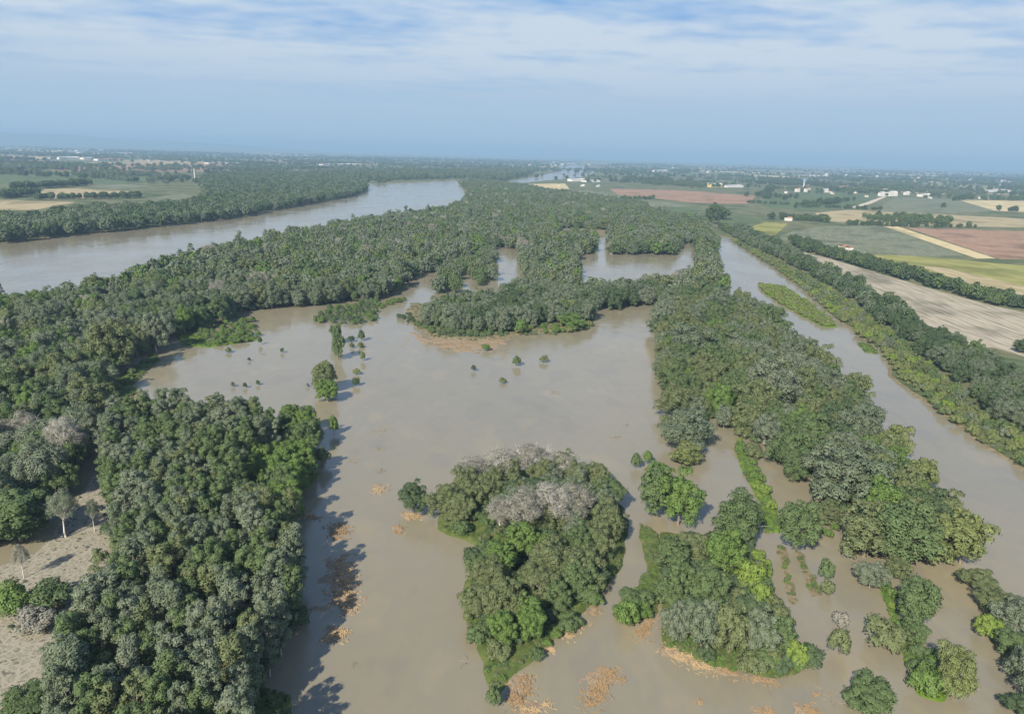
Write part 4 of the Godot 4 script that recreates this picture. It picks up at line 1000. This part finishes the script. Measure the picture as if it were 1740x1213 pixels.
	debris(PackedVector2Array([Vector2(-69.4, -475.2), Vector2(-59.7, -463.2), Vector2(-43.3, -457.1), Vector2(-19.9, -458.1), Vector2(-4.4, -467.7), Vector2(-7.2, -450.3), Vector2(-15.2, -439.2), Vector2(-27.8, -429.4), Vector2(-45.1, -436.1), Vector2(-59.1, -452.3)]), "broad orange debris beach along the peninsula", 520)
	debris(PackedVector2Array([Vector2(1.1, -133.8), Vector2(2.4, -138.1), Vector2(3.8, -142.4), Vector2(6.1, -142.9), Vector2(6.5, -138.6), Vector2(6.2, -135.2), Vector2(4.2, -133), Vector2(2.2, -132.6)]), "debris raft at the front tip of the middle island", 260)
	debris(PackedVector2Array([Vector2(3.5, -130.3), Vector2(4.6, -133), Vector2(7.8, -133.5), Vector2(11.6, -134.4), Vector2(8.5, -132.1), Vector2(6.8, -129.3)]), "low debris bar below the island's front tip", 120)
	debris(PackedVector2Array([Vector2(18.5, -133.5), Vector2(19.6, -137.2), Vector2(21.9, -141.1), Vector2(25, -145.7), Vector2(27.2, -145.7), Vector2(27.1, -142.9), Vector2(24.5, -138.9), Vector2(22, -134.4), Vector2(20, -133.2)]), "pale debris raft alone between the lanes", 420, Color(0.50, 0.32, 0.16))
	debris(PackedVector2Array([Vector2(14.9, -156.6), Vector2(18.3, -161.5), Vector2(21.2, -164.1), Vector2(21.4, -162.6), Vector2(18.6, -159.1), Vector2(15.9, -155.7)]), "thin debris line along the island's lane side", 90)
	debris(PackedVector2Array([Vector2(10.2, -151.9), Vector2(12.2, -153.7), Vector2(13.3, -152.4), Vector2(11.2, -150.6)]), "small debris clump on the island's lane side", 40)
	debris(PackedVector2Array([Vector2(22.8, -167.7), Vector2(24.8, -171), Vector2(25.6, -169.9), Vector2(23.7, -166.7)]), "debris scrap where the lane narrows", 30)
	debris(PackedVector2Array([Vector2(32.9, -159.7), Vector2(35.7, -161.7), Vector2(38.1, -164.8), Vector2(40, -170.3), Vector2(42.5, -171.2), Vector2(41.2, -166.5), Vector2(38.2, -160.4), Vector2(35.9, -157.5)]), "debris heap beside the bright spit shrub", 160)
	debris(PackedVector2Array([Vector2(40.4, -154), Vector2(43.2, -155.9), Vector2(46.6, -155.6), Vector2(48.3, -152.1), Vector2(50.1, -148.7), Vector2(52.6, -145.9), Vector2(49.4, -145.8), Vector2(45.6, -148.1), Vector2(42.5, -150.6)]), "wide pale debris bank at the lane wood's left corner", 320, Color(0.55, 0.36, 0.18))
	debris(PackedVector2Array([Vector2(52.7, -146.3), Vector2(55.9, -145.9), Vector2(59, -145.4), Vector2(56.9, -144.5), Vector2(53.4, -144.7)]), "thin dark debris line before the lane wood", 60)
	debris(PackedVector2Array([Vector2(60.1, -144.4), Vector2(62.9, -144.3), Vector2(65.7, -143.2), Vector2(63.7, -142.4), Vector2(60.7, -143.2)]), "pale debris bar before the lane wood's right corner", 70)
	debris(PackedVector2Array([Vector2(67.4, -134.8), Vector2(70.7, -135.1), Vector2(72.7, -133.4), Vector2(69.6, -131.9), Vector2(67.4, -132.8)]), "debris bar at the bottom edge, right of the open lane", 70)
	debris(PackedVector2Array([Vector2(57.8, -133.6), Vector2(60.4, -134.2), Vector2(61.7, -132.6), Vector2(58.8, -131.1), Vector2(57, -132.1)]), "debris bar at the bottom edge, left of the other bar", 60)
	debris(PackedVector2Array([Vector2(44.2, -135.9), Vector2(45.4, -136.5), Vector2(46, -135.8), Vector2(44.8, -135)]), "tiny pale debris scrap in the open lane", 12)
	debris(PackedVector2Array([Vector2(72.6, -139.2), Vector2(73.7, -139.8), Vector2(74.2, -139.1), Vector2(73, -138.5)]), "tiny pale debris scrap near the round tree", 10)
	debris(PackedVector2Array([Vector2(-72, -215.3), Vector2(-69, -218.8), Vector2(-62.6, -215.9), Vector2(-65.7, -214.1)]), "thin line of foam and straw across the shadow", 40)

	for t in [[Vector2(23.1, -354.8), 3.4, 40, "dark floating twig alone in the right half of the lake"], [Vector2(47.4, -293.7), 2.6, 30, "dark floating branches near the lake's lower right shore"], [Vector2(54.4, -310.6), 1.6, 12, "small floating twig above the branches at the lake's right shore"], [Vector2(-57.5, -296.4), 5.0, 46, "scattered floating sticks at the top of the dark wake"], [Vector2(-53.9, -275.5), 2.4, 26, "floating sticks in the middle of the dark wake"], [Vector2(-49.9, -253.9), 2.2, 30, "floating sticks just above the orange heap of the wake"], [Vector2(-62.3, -261.3), 3.0, 20, "few floating sticks left of the dark wake"], [Vector2(-36.1, -144.9), 0.7, 8, "dark floating lump in the open water at the bottom"], [Vector2(-10.2, -147), 2.6, 12, "floating branch left of the middle island's tip"], [Vector2(77.1, -138.5), 3.2, 26, "drowned grass line left of the round tree at the bottom"], [Vector2(-150.8, -411.4), 2.2, 14, "floating sticks in the left lake"]]:
		var o := thing("floating_branch", t[3], "driftwood", Vector3(t[0].x, 0, t[0].y), 0.0, "floating branches")
		var st := SurfaceTool.new()
		st.begin(Mesh.PRIMITIVE_TRIANGLES)
		for i in t[2]:
			var p := Vector3(rng.randfn() * t[1] * 0.5, rng.randf_range(0.0, 0.12), rng.randfn() * t[1] * 0.5)
			var d := Vector3(rng.randfn(), rng.randfn() * 0.15, rng.randfn() * 0.6).normalized() * rng.randf_range(0.4, 1.4)
			tube(st, p - d, p + d, 0.06, 0.03, 4)
		put("twigs", st.commit(), mats["dark_twig"], o)

	# ---- buildings far off
	var white := plain(0.66, 0.65, 0.63)
	var cream := plain(0.62, 0.56, 0.45)
	var grey_roof := plain(0.55, 0.56, 0.58)
	var red_roof := plain(0.36, 0.17, 0.11)
	var blue := plain(0.22, 0.38, 0.58)
	var yellow := plain(0.62, 0.52, 0.20)
	for b in [
		["warehouse", Vector2(-3169, -5168), Vector3(173, 16.0, 40), 1.32, "w", "w", "long white warehouse on the left plain"],
		["warehouse", Vector2(-3127, -5332), Vector3(95, 13.3, 38), 1.32, "w", "g", "shorter white warehouse right of the long one"],
		["warehouse", Vector2(-2890, -5101), Vector3(98, 13.6, 39), 1.27, "w", "r", "white hall with reddish roof on the left plain"],
		["shed", Vector2(-2856, -5208), Vector3(117, 10.8, 40), 1.27, "c", "r", "brown roofed shed beside the white hall"],
		["shed", Vector2(-3109, -4851), Vector3(39, 11.5, 16), 1.29, "w", "w", "small white shed left of the long warehouse"],
		["warehouse", Vector2(-5589, -9094), Vector3(297, 16.0, 40), 1.69, "w", "w", "far white hall behind the long warehouse, left"],
		["warehouse", Vector2(-6051, -10431), Vector3(938, 16.0, 40), 1.72, "w", "w", "far white hall behind the long warehouse, right"],
		["warehouse", Vector2(-4533, -8455), Vector3(458, 14.3, 40), 1.57, "w", "g", "far pale hall on the left plain"],
		["greenhouse", Vector2(-2056, -5302), Vector3(475, 7.5, 40), 1.14, "w", "w", "long pale greenhouse roofs beside the left bank woods"],
		["greenhouse", Vector2(-1381, -5693), Vector3(396, 9.7, 40), 1.07, "w", "w", "bright thin greenhouse row behind the woods"],
		["greenhouse", Vector2(-4546, -11959), Vector3(889, 16.0, 40), 1.57, "w", "w", "pale greenhouse far behind, left of the river bend"],
		["greenhouse", Vector2(-6225, -27999), Vector3(2777, 16.0, 40), 1.63, "w", "w", "pale greenhouse on the horizon above the river bend"],
		["warehouse", Vector2(-2795, -31584), Vector3(4404, 16.0, 40), 1.52, "w", "g", "pale warehouse on the horizon above the river bend"],
		["warehouse", Vector2(367, -9962), Vector3(393, 16.0, 40), 1.12, "w", "r", "white block of the far river town, left"],
		["tower_block", Vector2(605, -11861), Vector3(163, 16.0, 40), 1.17, "w", "w", "tallest white block of the far river town"],
		["warehouse", Vector2(690, -10029), Vector3(403, 16.0, 40), 1.09, "w", "w", "white block of the far river town, right"],
		["warehouse", Vector2(290.4, -3584), Vector3(84, 11.9, 34), 0.65, "w", "g", "white hall beside the far river, left"],
		["shed", Vector2(359.9, -3558), Vector3(92, 7.7, 37), 0.64, "w", "g", "white shed beside the far river, right"],
		["warehouse", Vector2(1304, -6698), Vector3(212, 14.7, 40), 0.86, "w", "w", "white building in the middle of the plain"],
		["warehouse", Vector2(898, -3438), Vector3(71, 11.8, 28), 0.57, "w", "g", "white farm hall left of the blue tower"],
		["barn", Vector2(898, -3313), Vector3(68, 14.2, 27), 0.56, "y", "w", "yellow barn beside the blue tower"],
		["warehouse", Vector2(992, -3372), Vector3(109, 8.7, 40), 0.56, "w", "g", "long white farm hall right of the yellow barn"],
		["house", Vector2(1168, -3040), Vector3(21, 13.5, 10), 0.50, "w", "r", "white house at the edge of the far village"],
		["house", Vector2(1220, -3069), Vector3(29, 13.7, 11), 0.50, "w", "r", "white house in the far village"],
		["barn", Vector2(1290, -3058), Vector3(29, 12.4, 11), 0.49, "w", "g", "white barn at the right end of the far village"],
		["barn", Vector2(1432, -2866), Vector3(27, 13.3, 11), 0.45, "w", "g", "white farmhouse where the pale road ends"],
		["barn", Vector2(1484, -2891), Vector3(48, 14.8, 19), 0.45, "w", "w", "largest white barn of the farm at the road's end"],
		["barn", Vector2(1626, -3047), Vector3(26, 11.4, 10), 0.47, "w", "w", "white barn right of the farm at the road's end"],
		["barn", Vector2(1633, -2922), Vector3(60, 10.0, 24), 0.45, "w", "w", "long white shed right of the farm"],
		["shed", Vector2(1840, -2861), Vector3(57, 8.5, 23), 0.43, "w", "g", "pale shed on the right before the dark wood"],
		["greenhouse", Vector2(2481, -3753), Vector3(425, 8.9, 40), 0.50, "w", "w", "long pale greenhouse strip at the right edge"],
		["greenhouse", Vector2(2570, -6434), Vector3(591, 11.5, 40), 0.74, "w", "w", "pale greenhouse row on the right plain"],
		["house", Vector2(574.7, -1524), Vector3(12, 6.8, 10), 0.30, "w", "r", "white farmhouse hidden among trees by the channel head"],
		["house", Vector2(471.6, -1030), Vector3(8, 5.7, 10), 0.21, "c", "r", "farmhouse among trees behind the ploughed field"],
		["house", Vector2(472.3, -1011), Vector3(6, 5.6, 10), 0.21, "w", "r", "small white outbuilding among trees behind the ploughed field"],
	]:
		var mw: Material = {"w": white, "c": cream, "b": blue, "y": yellow}[b[4]]
		var mr: Material = {"g": grey_roof, "r": red_roof, "w": white}[b[5]]
		house(b[0], b[6], b[1], b[2], b[3], mw, mr, b[2].y * 0.28)
	var village := [Vector2(1197, -3020), Vector2(1419, -2830), Vector2(315.2, -2966), Vector2(739, -10166), Vector2(3819, -6266), Vector2(1354, -7018), Vector2(2267, -9424), Vector2(3273, -7291), Vector2(3849, -7062), Vector2(4231, -6436), Vector2(151.4, -9028), Vector2(-2595, -5595), Vector2(-4554, -8148)]
	for v in village:
		for i in 4:
			var far: float = v.length()
			var p: Vector2 = v + Vector2(rng.randfn() * 0.035 * far, rng.randfn() * 0.02 * far)
			var big := clampf(far / 4500.0, 0.8, 1.9)
			house("house", "small pale house among trees in a far village", p, Vector3(rng.randf_range(10, 20), rng.randf_range(5, 7), rng.randf_range(8, 11)) * big, rng.randf() * PI, white if rng.randf() < 0.7 else cream, red_roof if rng.randf() < 0.5 else grey_roof, 3.5 * big, "houses of the far villages")
	# blue water tower among the farm sheds
	var tower := thing("water_tower", "slim blue tower over the yellow shed on the plain", "water tower", Vector3(1435, LAND, -3660))
	var ts := SurfaceTool.new()
	ts.begin(Mesh.PRIMITIVE_TRIANGLES)
	tube(ts, Vector3.ZERO, Vector3(0, 26, 0), 3.0, 2.4, 12)
	put("shaft", ts.commit(), white, tower)
	ts = SurfaceTool.new()
	ts.begin(Mesh.PRIMITIVE_TRIANGLES)
	tube(ts, Vector3(0, 26, 0), Vector3(0, 32, 0), 3.0, 8.0, 12)
	tube(ts, Vector3(0, 32, 0), Vector3(0, 37, 0), 8.0, 8.0, 12)
	tube(ts, Vector3(0, 37, 0), Vector3(0, 40, 0), 8.0, 0.5, 12)
	put("tank", ts.commit(), blue, tower)
	var mast := thing("white_tower", "slender white tower standing in the left bank forest", "tower", Vector3(-1158, LAND, -2624))
	ts = SurfaceTool.new()
	ts.begin(Mesh.PRIMITIVE_TRIANGLES)
	tube(ts, Vector3.ZERO, Vector3(0, 34, 0), 2.4, 1.8, 10)
	put("shaft", ts.commit(), white, mast)
	ts = SurfaceTool.new()
	ts.begin(Mesh.PRIMITIVE_TRIANGLES)
	tube(ts, Vector3(0, 34, 0), Vector3(0, 42, 0), 3.2, 0.4, 10)
	put("cap", ts.commit(), white, mast)
	# pale country road
	var road := PackedVector2Array([Vector2(960, -2080), Vector2(1111, -2321), Vector2(1419, -2830), Vector2(1443, -2841), Vector2(1122, -2298), Vector2(949, -2029)])
	tag(put("country_road", flat(road, LAND + 0.09), plain(0.5, 0.46, 0.38)), "pale country road running to the white farm buildings", "road", "", "structure")
